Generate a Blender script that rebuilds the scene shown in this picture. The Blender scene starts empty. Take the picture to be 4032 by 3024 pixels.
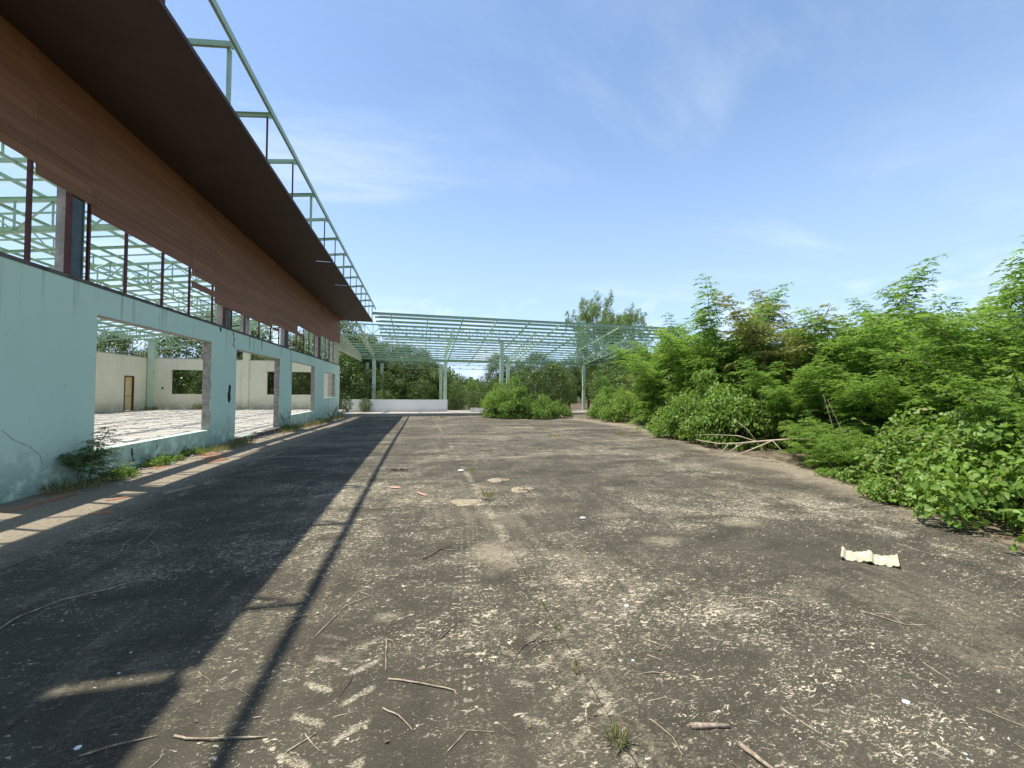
import bpy, bmesh, math, random
import numpy as np
from mathutils import Vector, Matrix

# ------------------------------------------------------------------ camera, sky, sun, exposure
scene = bpy.context.scene
COL = scene.collection
R = math.radians

cam_data = bpy.data.cameras.new("camera")
cam_data.sensor_width = 36.0
cam_data.lens = 36.0 * 1516 / 4032
cam_data.clip_start = 0.05
cam_data.clip_end = 2000
cam = bpy.data.objects.new("camera", cam_data)
COL.objects.link(cam)
yaw, pitch, roll = R(13.5), R(1.23), R(0.43)
fwd = Vector((math.sin(yaw) * math.cos(pitch), math.cos(yaw) * math.cos(pitch), math.sin(pitch)))
rgt = Vector((math.cos(yaw), -math.sin(yaw), 0))
upv = rgt.cross(fwd)
rgt2 = rgt * math.cos(roll) + upv * math.sin(roll)
up2 = upv * math.cos(roll) - rgt * math.sin(roll)
M = Matrix.Identity(4)
for i in range(3):
    M[i][0], M[i][1], M[i][2] = rgt2[i], up2[i], -fwd[i]
M[2][3] = 1.6
cam.matrix_world = M
scene.camera = cam

SUN_TRAVEL = Vector((0.32, -0.13, -1.0)).normalized()
sun_el = math.asin(-SUN_TRAVEL.z)
sun_az = math.atan2(-SUN_TRAVEL.x, -SUN_TRAVEL.y)      # clockwise from +Y

world = bpy.data.worlds.new("World")
scene.world = world
world.use_nodes = True
wt = world.node_tree
wt.nodes.clear()


def N(tree, typ, **kw):
    n = tree.nodes.new(typ)
    for k, v in kw.items():
        if k.startswith("i_"):
            key = k[2:]
            key = int(key) if key.isdigit() else key.replace("_", " ")
            n.inputs[key].default_value = v
        else:
            setattr(n, k, v)
    return n


def math_n(tree, op, a, b=None, c=None, clamp=False):
    n = tree.nodes.new("ShaderNodeMath")
    n.operation = op
    n.use_clamp = clamp
    for i, v in enumerate((a, b, c)):
        if v is None:
            continue
        if isinstance(v, (int, float)):
            n.inputs[i].default_value = v
        else:
            tree.links.new(v, n.inputs[i])
    return n.outputs[0]


def sstep(tree, v, a, b, lo=0.0, hi=1.0):
    n = tree.nodes.new("ShaderNodeMapRange")
    n.interpolation_type = "SMOOTHSTEP"
    tree.links.new(v, n.inputs[0])
    for i, x in ((1, a), (2, b), (3, lo), (4, hi)):
        if isinstance(x, (int, float)):
            n.inputs[i].default_value = x
        else:
            tree.links.new(x, n.inputs[i])
    return n.outputs[0]


def mixc(tree, fac, a, b):
    n = tree.nodes.new("ShaderNodeMix")
    n.data_type = "RGBA"
    for sock, v in ((n.inputs[0], fac), (n.inputs[6], a), (n.inputs[7], b)):
        if isinstance(v, (int, float)):
            sock.default_value = v
        elif isinstance(v, tuple):
            sock.default_value = (*v, 1.0) if len(v) == 3 else v
        else:
            tree.links.new(v, sock)
    return n.outputs[2]


def noise(tree, vec, scale, detail=4.0, rough=0.55, dist=0.0):
    n = tree.nodes.new("ShaderNodeTexNoise")
    n.inputs["Scale"].default_value = scale
    n.inputs["Detail"].default_value = detail
    n.inputs["Roughness"].default_value = rough
    n.inputs["Distortion"].default_value = dist
    if vec is not None:
        tree.links.new(vec, n.inputs["Vector"])
    return n.outputs["Fac"]


def vscale(tree, vec, s, loc=(0, 0, 0), rot=(0, 0, 0)):
    n = tree.nodes.new("ShaderNodeMapping")
    n.inputs["Scale"].default_value = s
    n.inputs["Location"].default_value = loc
    n.inputs["Rotation"].default_value = rot
    tree.links.new(vec, n.inputs["Vector"])
    return n.outputs[0]


sky = N(wt, "ShaderNodeTexSky", sky_type="NISHITA", sun_disc=False, sun_elevation=sun_el,
        sun_rotation=sun_az, altitude=100.0, air_density=1.0, dust_density=0.7, ozone_density=3.0)
SKY_STRENGTH = 0.14
tc = N(wt, "ShaderNodeTexCoord")
sep = N(wt, "ShaderNodeSeparateXYZ")
wt.links.new(tc.outputs["Generated"], sep.inputs[0])
zz = math_n(wt, "MAXIMUM", sep.outputs[2], 0.03)
zz = math_n(wt, "ADD", zz, 0.12)
px = math_n(wt, "DIVIDE", sep.outputs[0], zz)
py = math_n(wt, "DIVIDE", sep.outputs[1], zz)
cmb = N(wt, "ShaderNodeCombineXYZ")
wt.links.new(px, cmb.inputs[0])
wt.links.new(py, cmb.inputs[1])
cv = vscale(wt, cmb.outputs[0], (0.55, 1.5, 1.0), (3.1, 0.4, 0.0), (0, 0, R(-28)))
c1 = noise(wt, cv, 0.9, 8.0, 0.58, 0.6)
c2 = noise(wt, vscale(wt, cmb.outputs[0], (1, 1, 1), (7.3, 2.2, 0)), 0.35, 2.0, 0.5)
cl = math_n(wt, "MULTIPLY", sstep(wt, c1, 0.47, 0.76), sstep(wt, c2, 0.36, 0.60))
cl = math_n(wt, "MULTIPLY", cl, 0.36)
# low cumulus band close to the horizon
lowv = vscale(wt, tc.outputs["Generated"], (5, 5, 11), (0.3, 1.2, 0))
c3 = noise(wt, lowv, 1.3, 7.0, 0.6)
lowm = math_n(wt, "MULTIPLY", sstep(wt, c3, 0.50, 0.66), sstep(wt, sep.outputs[2], 0.30, 0.05))
lowm = math_n(wt, "MULTIPLY", lowm, 0.55)
clm = math_n(wt, "MAXIMUM", cl, lowm)
haze_m = sstep(wt, sep.outputs[2], 0.75, 0.0, 0.10, 0.72)
hsv = N(wt, "ShaderNodeHueSaturation")
hsv.inputs["Hue"].default_value = 0.497
hsv.inputs["Saturation"].default_value = 1.08
hsv.inputs["Value"].default_value = 1.0
wt.links.new(sky.outputs[0], hsv.inputs["Color"])
hz = mixc(wt, haze_m, hsv.outputs[0], (3.6, 4.8, 6.8))
skyc = mixc(wt, clm, hz, (6.6, 6.9, 7.2))
bg = N(wt, "ShaderNodeBackground")
bg.inputs["Strength"].default_value = SKY_STRENGTH
wt.links.new(skyc, bg.inputs["Color"])
wo = N(wt, "ShaderNodeOutputWorld")
wt.links.new(bg.outputs[0], wo.inputs["Surface"])

sun_data = bpy.data.lights.new("sun", "SUN")
sun_data.energy = 4.9
sun_data.angle = R(0.53)
sun_data.color = (1.0, 0.955, 0.88)
sun = bpy.data.objects.new("sun", sun_data)
sun.rotation_euler = (-SUN_TRAVEL).to_track_quat("Z", "Y").to_euler()
sun.location = (-20, 10, 60)
COL.objects.link(sun)

scene.view_settings.view_transform = "Standard"
scene.view_settings.look = "None"
scene.view_settings.exposure = 0.54
scene.view_settings.gamma = 1.0
scene.view_settings.use_curve_mapping = False
scene.render.engine = "CYCLES"
scene.cycles.use_denoising = True
scene.cycles.max_bounces = 7
scene.cycles.diffuse_bounces = 4
scene.cycles.glossy_bounces = 2
scene.cycles.transmission_bounces = 4
scene.cycles.transparent_max_bounces = 8
scene.cycles.caustics_reflective = False
scene.cycles.caustics_refractive = False

rng = np.random.default_rng(7)
random.seed(7)


# ------------------------------------------------------------------ materials
def new_mat(name):
    m = bpy.data.materials.new(name)
    m.use_nodes = True
    t = m.node_tree
    bsdf = t.nodes["Principled BSDF"]
    return m, t, bsdf


def world_pos(t):
    return N(t, "ShaderNodeNewGeometry").outputs["Position"]


def bump(t, bsdf, h, strength=0.3, dist=0.01):
    b = N(t, "ShaderNodeBump")
    b.inputs["Strength"].default_value = strength
    b.inputs["Distance"].default_value = dist
    t.links.new(h, b.inputs["Height"])
    t.links.new(b.outputs[0], bsdf.inputs["Normal"])


def simple_mat(name, c1, c2, scale=6.0, rough=0.7, detail=5.0, b=0.2, spec=0.3, stretch=(1, 1, 1), c3=None, thr=0.62):
    m, t, s = new_mat(name)
    v = vscale(t, world_pos(t), stretch)
    n = noise(t, v, scale, detail, 0.6)
    col = mixc(t, sstep(t, n, 0.35, 0.65), c1, c2)
    if c3 is not None:
        n3 = noise(t, v, scale * 2.7, 6.0, 0.65, 0.4)
        col = mixc(t, sstep(t, n3, thr, thr + 0.08), col, c3)
    t.links.new(col, s.inputs["Base Color"])
    s.inputs["Roughness"].default_value = rough
    s.inputs["Specular IOR Level"].default_value = spec
    if b:
        bump(t, s, noise(t, v, scale * 4, 5.0, 0.65), b, 0.01)
    return m


def leaf_mat(name, dark, light, odd=None, trans=0.35, rough=0.5, spec=0.35, odd_share=0.06):
    m, t, s = new_mat(name)
    g = N(t, "ShaderNodeNewGeometry")
    oi = N(t, "ShaderNodeObjectInfo")
    rnd = g.outputs["Random Per Island"]
    nz = noise(t, g.outputs["Position"], 0.9, 3.0)
    f = math_n(t, "ADD", math_n(t, "MULTIPLY", rnd, 0.6), math_n(t, "MULTIPLY", nz, 0.5))
    f = math_n(t, "ADD", f, math_n(t, "MULTIPLY", oi.outputs["Random"], 0.3))
    f = math_n(t, "SUBTRACT", f, 0.25, clamp=True)
    col = mixc(t, f, dark, light)
    if odd is not None:
        r2 = math_n(t, "FRACT", math_n(t, "MULTIPLY", rnd, 37.7))
        col = mixc(t, math_n(t, "LESS_THAN", r2, odd_share), col, odd)
    t.links.new(col, s.inputs["Base Color"])
    s.inputs["Roughness"].default_value = rough
    s.inputs["Specular IOR Level"].default_value = spec
    tr = N(t, "ShaderNodeBsdfTranslucent")
    tcol = mixc(t, 0.5, col, (light[0] * 1.25, light[1] * 1.25, light[2] * 0.5))
    t.links.new(tcol, tr.inputs["Color"])
    mx = N(t, "ShaderNodeMixShader")
    mx.inputs[0].default_value = trans
    t.links.new(s.outputs[0], mx.inputs[1])
    t.links.new(tr.outputs[0], mx.inputs[2])
    t.links.new(mx.outputs[0], t.nodes["Material Output"].inputs["Surface"])
    return m


def yard_mat():
    m, t, s = new_mat("weathered_yard_concrete")
    P = world_pos(t)
    sp = N(t, "ShaderNodeSeparateXYZ")
    t.links.new(P, sp.inputs[0])
    X, Y = sp.outputs[0], sp.outputs[1]
    big = noise(t, vscale(t, P, (0.8, 1.0, 1.0), (4.0, 1.0, 0)), 0.42, 5.0, 0.6, 0.5)
    mid = noise(t, vscale(t, P, (0.8, 1.2, 1.0), (1.0, 7.0, 0)), 1.7, 5.0, 0.6, 0.6)
    fine = noise(t, vscale(t, P, (0.75, 1.5, 1.0), (2, 3, 0), (0, 0, R(14))), 27.0, 4.0, 0.62, 1.2)
    fine2 = noise(t, vscale(t, P, (1.0, 1.9, 1.0), (9, 3, 0), (0, 0, R(-20))), 62.0, 3.0, 0.6, 0.8)
    grit = noise(t, P, 160.0, 3.0, 0.7)
    # crust of black algae
    dark = mixc(t, sstep(t, mid, 0.3, 0.7), (0.033, 0.029, 0.018), (0.064, 0.056, 0.037))
    dark = mixc(t, sstep(t, grit, 0.45, 0.75), dark, (0.100, 0.088, 0.060))
    # worn areas where pale cement shows
    dens = math_n(t, "ADD", math_n(t, "MULTIPLY", big, 0.75), math_n(t, "MULTIPLY", mid, 0.45))
    thr = sstep(t, dens, 0.42, 0.82, 0.66, 0.515)
    m1 = sstep(t, fine, thr, math_n(t, "ADD", thr, 0.05))
    thr2 = sstep(t, dens, 0.40, 0.82, 0.68, 0.53)
    m2 = sstep(t, fine2, thr2, math_n(t, "ADD", thr2, 0.05))
    fade = noise(t, vscale(t, P, (1, 1, 1), (5, 5, 0)), 4.5, 5.0, 0.65, 0.4)
    marks = math_n(t, "MAXIMUM", m1, math_n(t, "MULTIPLY", m2, 0.75))
    marks = math_n(t, "MULTIPLY", marks, sstep(t, fade, 0.32, 0.62, 0.15, 1.0))
    tanm = noise(t, vscale(t, P, (0.7, 1.0, 1.0), (11, 4, 0), (0, 0, R(25))), 0.75, 7.0, 0.66, 0.7)
    scr = noise(t, vscale(t, P, (9.0, 0.45, 1.0), (2, 1, 0), (0, 0, R(-3))), 1.1, 5.0, 0.62, 0.2)
    grain = math_n(t, "ADD", math_n(t, "MULTIPLY", math_n(t, "SUBTRACT", fine, 0.5), 0.55), math_n(t, "MULTIPLY", math_n(t, "SUBTRACT", fine2, 0.5), 0.55))
    tg = math_n(t, "ADD", math_n(t, "ADD", tanm, grain), math_n(t, "MULTIPLY", math_n(t, "SUBTRACT", scr, 0.5), 0.45))
    dark = mixc(t, sstep(t, tg, 0.50, 0.72, 0.0, 0.72), dark, (0.165, 0.138, 0.092))
    # broad pale wash, stronger far away and in streaks across the fall of the yard
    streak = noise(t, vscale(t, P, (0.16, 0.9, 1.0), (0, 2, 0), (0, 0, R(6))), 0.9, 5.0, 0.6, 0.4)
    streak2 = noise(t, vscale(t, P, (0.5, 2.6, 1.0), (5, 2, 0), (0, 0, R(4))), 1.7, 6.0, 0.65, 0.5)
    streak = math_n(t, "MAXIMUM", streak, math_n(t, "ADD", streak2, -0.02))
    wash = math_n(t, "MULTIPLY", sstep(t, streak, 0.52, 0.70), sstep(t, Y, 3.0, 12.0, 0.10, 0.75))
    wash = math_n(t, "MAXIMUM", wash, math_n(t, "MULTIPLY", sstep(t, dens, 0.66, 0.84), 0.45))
    # worn edges along slab joints
    jx = math_n(t, "ABSOLUTE", math_n(t, "SUBTRACT", math_n(t, "FRACT", math_n(t, "DIVIDE", math_n(t, "ADD", X, 3.54 + 44.7), 4.47)), 0.5))
    jx = sstep(t, jx, 0.478, 0.4995)
    jm = math_n(t, "MULTIPLY", jx, sstep(t, fine, 0.42, 0.56))
    jm = math_n(t, "MULTIPLY", jm, sstep(t, mid, 0.42, 0.62, 0.0, 0.6))
    marks = math_n(t, "MAXIMUM", marks, jm)

    # tractor lug prints: slanting bars in two wheel tracks
    def lug(xc, hw, ymin, ymax, pitch_, ph):
        dx = math_n(t, "SUBTRACT", X, xc)
        adx = math_n(t, "ABSOLUTE", dx)
        yy = math_n(t, "SUBTRACT", Y, math_n(t, "MULTIPLY", adx, 0.55))
        side = math_n(t, "MULTIPLY", math_n(t, "GREATER_THAN", dx, 0.0), 0.5)
        fr = math_n(t, "FRACT", math_n(t, "ADD", math_n(t, "ADD", math_n(t, "DIVIDE", yy, pitch_), side), ph))
        wob = math_n(t, "MULTIPLY", math_n(t, "SUBTRACT", fine, 0.5), 0.5)
        bar = sstep(t, math_n(t, "ABSOLUTE", math_n(t, "SUBTRACT", math_n(t, "ADD", fr, wob), 0.5)), 0.12, 0.05)
        inb = math_n(t, "MULTIPLY", sstep(t, adx, hw, hw * 0.86), sstep(t, adx, 0.02, 0.05))
        iny = math_n(t, "MULTIPLY", sstep(t, Y, ymin, ymin + 0.4), sstep(t, Y, ymax, ymax - 0.7))
        r = math_n(t, "MULTIPLY", math_n(t, "MULTIPLY", bar, inb), iny)
        return math_n(t, "MULTIPLY", r, math_n(t, "MULTIPLY", sstep(t, grit, 0.38, 0.55, 0.25, 0.8), sstep(t, fine2, 0.40, 0.56, 0.15, 1.0)))
    lm = lug(-0.40, 0.20, 1.2, 3.0, 0.215, 0.1)
    lm2 = math_n(t, "MULTIPLY", lug(0.66, 0.16, 1.4, 2.9, 0.25, 0.4), 0.6)

    # fine car tread: close cross bars inside narrow tracks
    def tread(xc, slope, hw, ymin, ymax):
        dx = math_n(t, "ABSOLUTE", math_n(t, "SUBTRACT", math_n(t, "SUBTRACT", X, xc), math_n(t, "MULTIPLY", Y, slope)))
        inb = sstep(t, dx, hw, hw * 0.8)
        bars = sstep(t, math_n(t, "SINE", math_n(t, "MULTIPLY", Y, 75.0)), 0.1, 0.5)
        ribs = sstep(t, math_n(t, "SINE", math_n(t, "MULTIPLY", dx, 130.0)), -0.1, 0.4)
        iny = math_n(t, "MULTIPLY", sstep(t, Y, ymin, ymin + 0.6), sstep(t, Y, ymax, ymax - 1.5))
        r = math_n(t, "MULTIPLY", math_n(t, "MULTIPLY", inb, iny), math_n(t, "MULTIPLY", bars, ribs))
        return math_n(t, "MULTIPLY", r, sstep(t, fine, 0.46, 0.62, 0.0, 0.55))
    tm = math_n(t, "MAXIMUM", tread(0.02, 0.12, 0.13, 1.7, 5.5), tread(1.45, 0.40, 0.16, 3.8, 8.5))
    marks = math_n(t, "MAXIMUM", marks, math_n(t, "MAXIMUM", math_n(t, "MAXIMUM", lm, lm2), tm))
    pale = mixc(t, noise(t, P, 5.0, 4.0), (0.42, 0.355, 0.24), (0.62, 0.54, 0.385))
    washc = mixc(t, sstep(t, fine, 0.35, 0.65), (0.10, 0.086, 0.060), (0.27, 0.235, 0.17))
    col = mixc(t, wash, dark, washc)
    col = mixc(t, marks, col, pale)
    # dusty, sandy margin along the planted edge and along the wall foot
    edge = math_n(t, "SUBTRACT", X, math_n(t, "ADD", 6.0, math_n(t, "MULTIPLY", math_n(t, "MINIMUM", Y, 18.0), 0.24)))
    edge = math_n(t, "ADD", edge, math_n(t, "MULTIPLY", math_n(t, "SUBTRACT", mid, 0.5), 1.6))
    em = math_n(t, "MULTIPLY", sstep(t, edge, -0.9, 0.2), sstep(t, fine, 0.35, 0.6, 0.35, 0.95))
    wallf = math_n(t, "ADD", X, math_n(t, "MULTIPLY", math_n(t, "SUBTRACT", mid, 0.5), 1.4))
    em = math_n(t, "MAXIMUM", em, math_n(t, "MULTIPLY", sstep(t, wallf, -3.4, -4.3), sstep(t, fine, 0.36, 0.6, 0.5, 0.95)))
    col = mixc(t, em, col, mixc(t, sstep(t, grit, 0.4, 0.7), (0.22, 0.18, 0.122), (0.40, 0.335, 0.24)))
    # dried silt left where puddles stood
    for (cx, cy_, rx_, ry_, am) in ((3.92, 4.03, .30, .20, .7), (2.58, 3.70, .26, .17, .6), (2.5, 4.65, .28, .14, .5), (5.5, 4.66, .35, .15, .5), (0.78, 3.75, .30, .42, .75), (2.3, 9.3, .5, .14, .7), (-.2, 2.9, .10, .07, .6)):
        ddx = math_n(t, "DIVIDE", math_n(t, "SUBTRACT", X, cx), rx_)
        ddy = math_n(t, "DIVIDE", math_n(t, "SUBTRACT", Y, cy_), ry_)
        dd = math_n(t, "SQRT", math_n(t, "ADD", math_n(t, "MULTIPLY", ddx, ddx), math_n(t, "MULTIPLY", ddy, ddy)))
        dd = math_n(t, "ADD", dd, math_n(t, "MULTIPLY", math_n(t, "SUBTRACT", fade, 0.5), 1.5))
        col = mixc(t, math_n(t, "MULTIPLY", math_n(t, "MULTIPLY", sstep(t, dd, 1.25, 0.2), sstep(t, fine, 0.36, 0.60, 0.25, 1.0)), am), col, (0.34, 0.285, 0.19))
    # lone pale chips
    vor = N(t, "ShaderNodeTexVoronoi", feature="F1")
    vor.inputs["Scale"].default_value = 6.5
    t.links.new(P, vor.inputs["Vector"])
    vs = N(t, "ShaderNodeSeparateColor")
    t.links.new(vor.outputs["Color"], vs.inputs[0])
    rad = sstep(t, vs.outputs[1], 0.0, 1.0, 0.02, 0.055)
    chip = math_n(t, "MULTIPLY", math_n(t, "LESS_THAN", vor.outputs["Distance"], rad), math_n(t, "LESS_THAN", vs.outputs[0], 0.16))
    col = mixc(t, chip, col, (0.55, 0.52, 0.46))
    t.links.new(col, s.inputs["Base Color"])
    s.inputs["Roughness"].default_value = 0.82
    s.inputs["Specular IOR Level"].default_value = 0.25
    h = math_n(t, "ADD", math_n(t, "MULTIPLY", fine, 0.6), math_n(t, "MULTIPLY", grit, 0.4))
    h = math_n(t, "SUBTRACT", h, math_n(t, "MULTIPLY", marks, 0.25))
    bump(t, s, h, 0.55, 0.012)
    return m


def wall_paint(name, base, base2, stain, zfoot, streaks=True):
    m, t, s = new_mat(name)
    P = world_pos(t)
    sp = N(t, "ShaderNodeSeparateXYZ")
    t.links.new(P, sp.inputs[0])
    Z = sp.outputs[2]
    n1 = noise(t, P, 0.8, 4.0)
    n2 = noise(t, P, 3.5, 6.0, 0.65, 0.3)
    col = mixc(t, sstep(t, n1, 0.3, 0.7), base, base2)
    foot = math_n(t, "ADD", Z, math_n(t, "MULTIPLY", math_n(t, "SUBTRACT", n2, 0.5), 1.6))
    fm = math_n(t, "MULTIPLY", sstep(t, foot, zfoot + 0.9, zfoot - 0.1), sstep(t, n2, 0.34, 0.6))
    col = mixc(t, math_n(t, "MULTIPLY", fm, 0.7), col, stain)
    damp = noise(t, vscale(t, P, (1, 1, 0.6), (3, 9, 1)), 1.3, 6.0, 0.62, 0.5)
    dm = math_n(t, "MULTIPLY", sstep(t, damp, 0.52, 0.70), sstep(t, Z, zfoot + 2.0, zfoot + 0.1, 0.05, 0.4))
    col = mixc(t, dm, col, (stain[0] * 2.2, stain[1] * 2.2, stain[2] * 2.2))
    peel = noise(t, P, 6.0, 7.0, 0.7, 0.6)
    pm = math_n(t, "MULTIPLY", sstep(t, peel, 0.64, 0.67), sstep(t, Z, zfoot + 0.9, zfoot + 0.2, 0.0, 0.8))
    col = mixc(t, pm, col, (0.36, 0.34, 0.29))
    if streaks:
        st = noise(t, vscale(t, P, (5, 5, 0.12)), 1.5, 4.0, 0.6)
        sm = math_n(t, "MULTIPLY", sstep(t, st, 0.56, 0.72), sstep(t, Z, 2.2, 3.4, 0.0, 0.45))
        col = mixc(t, sm, col, (stain[0] * 1.5, stain[1] * 1.5, stain[2] * 1.5))
    sp2 = noise(t, P, 9.0, 5.0, 0.7)
    col = mixc(t, sstep(t, sp2, 0.68, 0.74), col, (stain[0] * 2, stain[1] * 2, stain[2] * 2))
    t.links.new(col, s.inputs["Base Color"])
    s.inputs["Roughness"].default_value = 0.75
    s.inputs["Specular IOR Level"].default_value = 0.25
    bump(t, s, noise(t, P, 40.0, 5.0, 0.65), 0.18, 0.006)
    return m


M_YARD = yard_mat()
M_EARTH = simple_mat("earth", (0.085, 0.065, 0.042), (0.15, 0.115, 0.075), 2.0, 0.95, 6, 0.5, 0.1, c3=(0.24, 0.2, 0.14))
M_SAND = simple_mat("sandy_margin", (0.075, 0.06, 0.04), (0.19, 0.155, 0.105), 5.0, 0.95, 6, 0.5, 0.1, c3=(0.06, 0.05, 0.035), thr=0.58)
M_TEAL = wall_paint("mint_wall_paint", (0.62, 0.79, 0.605), (0.65, 0.82, 0.635), (0.11, 0.15, 0.10), 0.1)
M_CREAM = wall_paint("cream_wall_paint", (0.72, 0.68, 0.52), (0.78, 0.74, 0.58), (0.30, 0.27, 0.16), 0.2)
M_WHITE = wall_paint("white_wall_paint", (0.80, 0.80, 0.80), (0.84, 0.84, 0.83), (0.45, 0.40, 0.33), -0.35, False)
M_CONC = simple_mat("grey_concrete", (0.36, 0.34, 0.30), (0.50, 0.47, 0.42), 3.0, 0.85, 6, 0.3, 0.2, c3=(0.20, 0.18, 0.15), thr=0.60)
M_CAP = simple_mat("weathered_concrete", (0.07, 0.062, 0.055), (0.17, 0.15, 0.125), 4.0, 0.9, 6, 0.4, 0.2)
M_JAMB = simple_mat("raw_mortar", (0.26, 0.23, 0.19), (0.40, 0.355, 0.30), 7.0, 0.9, 6, 0.6, 0.2)
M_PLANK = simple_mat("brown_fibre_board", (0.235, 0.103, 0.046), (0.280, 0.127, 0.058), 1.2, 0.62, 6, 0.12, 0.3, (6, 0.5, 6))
_t = M_PLANK.node_tree
_b = _t.nodes["Principled BSDF"]
_src = _b.inputs["Base Color"].links[0].from_socket
_oi = N(_t, "ShaderNodeObjectInfo")
_h = N(_t, "ShaderNodeHueSaturation")
_t.links.new(math_n(_t, "ADD", math_n(_t, "MULTIPLY", _oi.outputs["Random"], 0.22), 0.89), _h.inputs["Value"])
_t.links.new(_src, _h.inputs["Color"])
_st = noise(_t, vscale(_t, world_pos(_t), (3, 1.2, 0.25)), 2.2, 5.0, 0.6)
_t.links.new(mixc(_t, sstep(_t, _st, 0.56, 0.76, 0.0, 0.35), _h.outputs[0], (0.10, 0.06, 0.04)), _b.inputs["Base Color"])
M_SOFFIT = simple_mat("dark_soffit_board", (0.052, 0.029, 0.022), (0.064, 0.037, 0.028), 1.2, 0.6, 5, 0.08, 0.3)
M_POST = simple_mat("rusty_brown_steel", (0.075, 0.022, 0.018), (0.13, 0.038, 0.028), 6.0, 0.6, 6, 0.15, 0.4, c3=(0.2, 0.09, 0.045), thr=0.66)
M_STEEL = simple_mat("green_steel_paint", (0.32, 0.47, 0.30), (0.40, 0.54, 0.36), 2.5, 0.45, 5, 0.05, 0.5, c3=(0.17, 0.10, 0.055), thr=0.61)
M_STEEL_OLD = simple_mat("faded_cream_green_steel", (0.42, 0.48, 0.34), (0.55, 0.54, 0.40), 2.0, 0.55, 5, 0.05, 0.4, c3=(0.22, 0.12, 0.06), thr=0.62)
M_RUST = simple_mat("red_oxide_steel", (0.22, 0.075, 0.045), (0.28, 0.12, 0.07), 2.0, 0.7, 5, 0.05, 0.3)
M_COLUMN = simple_mat("pale_green_column", (0.46, 0.57, 0.43), (0.54, 0.65, 0.50), 1.2, 0.75, 5, 0.12, 0.25, c3=(0.33, 0.38, 0.26), thr=0.62)
M_PANEL = simple_mat("dark_slate_panel", (0.06, 0.085, 0.085), (0.10, 0.13, 0.125), 3.0, 0.55, 5, 0.1, 0.4)
M_FLOOR = simple_mat("flaking_screed", (0.33, 0.30, 0.25), (0.42, 0.39, 0.335), 1.6, 0.8, 6, 0.3, 0.3, (0.6, 1.6, 1), c3=(0.27, 0.235, 0.18), thr=0.55)
M_SLAB2 = simple_mat("pale_platform_concrete", (0.30, 0.265, 0.21), (0.46, 0.42, 0.35), 0.7, 0.85, 7, 0.3, 0.25, (0.6, 1.4, 1), c3=(0.12, 0.105, 0.085), thr=0.60)
M_DOOR = simple_mat("yellowed_door", (0.60, 0.46, 0.24), (0.68, 0.55, 0.30), 2.0, 0.6, 4, 0.05, 0.3)
M_BARK = simple_mat("grey_brown_bark", (0.10, 0.075, 0.05), (0.19, 0.15, 0.105), 14.0, 0.9, 5, 0.4, 0.2)
M_TWIG = simple_mat("dry_twig", (0.22, 0.16, 0.10), (0.44, 0.36, 0.26), 18.0, 0.85, 5, 0.3, 0.2)
M_TWIGD = simple_mat("dark_twig", (0.085, 0.065, 0.05), (0.17, 0.13, 0.10), 18.0, 0.85, 5, 0.3, 0.2)
M_LOG = simple_mat("weathered_wood", (0.22, 0.165, 0.12), (0.40, 0.32, 0.24), 40.0, 0.8, 5, 0.3, 0.2)
M_BLEACH = simple_mat("bleached_wood", (0.42, 0.33, 0.22), (0.58, 0.48, 0.35), 14.0, 0.8, 5, 0.25, 0.25)
M_ORANGE = simple_mat("terracotta", (0.50, 0.17, 0.07), (0.62, 0.25, 0.11), 8.0, 0.8, 5, 0.2, 0.2, c3=(0.28, 0.16, 0.10))
M_FALLEN = simple_mat("faded_brown_board", (0.26, 0.135, 0.075), (0.33, 0.18, 0.10), 3.0, 0.8, 5, 0.15, 0.2)
M_SALMON = simple_mat("salmon_tile", (0.48, 0.27, 0.19), (0.58, 0.36, 0.26), 9.0, 0.8, 5, 0.2, 0.2)
M_FCEM = simple_mat("fibre_cement", (0.42, 0.36, 0.24), (0.60, 0.53, 0.38), 9.0, 0.85, 6, 0.3, 0.2, c3=(0.28, 0.23, 0.14), thr=0.6)
M_CLOD = simple_mat("dry_mud", (0.235, 0.195, 0.13), (0.36, 0.30, 0.205), 18.0, 0.95, 6, 0.7, 0.1)
M_CAPW = simple_mat("white_plastic", (0.75, 0.75, 0.72), (0.82, 0.82, 0.8), 10.0, 0.5, 3, 0.0, 0.4)
M_CRACK = simple_mat("dark_crack", (0.045, 0.055, 0.05), (0.10, 0.12, 0.105), 8.0, 0.9, 4, 0.0, 0.1)
M_CRACK2 = simple_mat("fine_crack", (0.22, 0.29, 0.23), (0.28, 0.36, 0.28), 8.0, 0.9, 4, 0.0, 0.1)
M_HOLE = simple_mat("hole_shade_and_char", (0.025, 0.022, 0.02), (0.06, 0.05, 0.045), 20.0, 0.95, 4, 0.0, 0.1)  # near-black: painted shade of the socket hole, also charred sticks
M_BLUE = simple_mat("blue_print", (0.05, 0.16, 0.45), (0.06, 0.18, 0.5), 5.0, 0.5, 2, 0.0, 0.3)
M_CHIP = simple_mat("paint_chip", (0.42, 0.395, 0.345), (0.58, 0.555, 0.505), 30.0, 0.8, 3, 0.0, 0.2)

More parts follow.
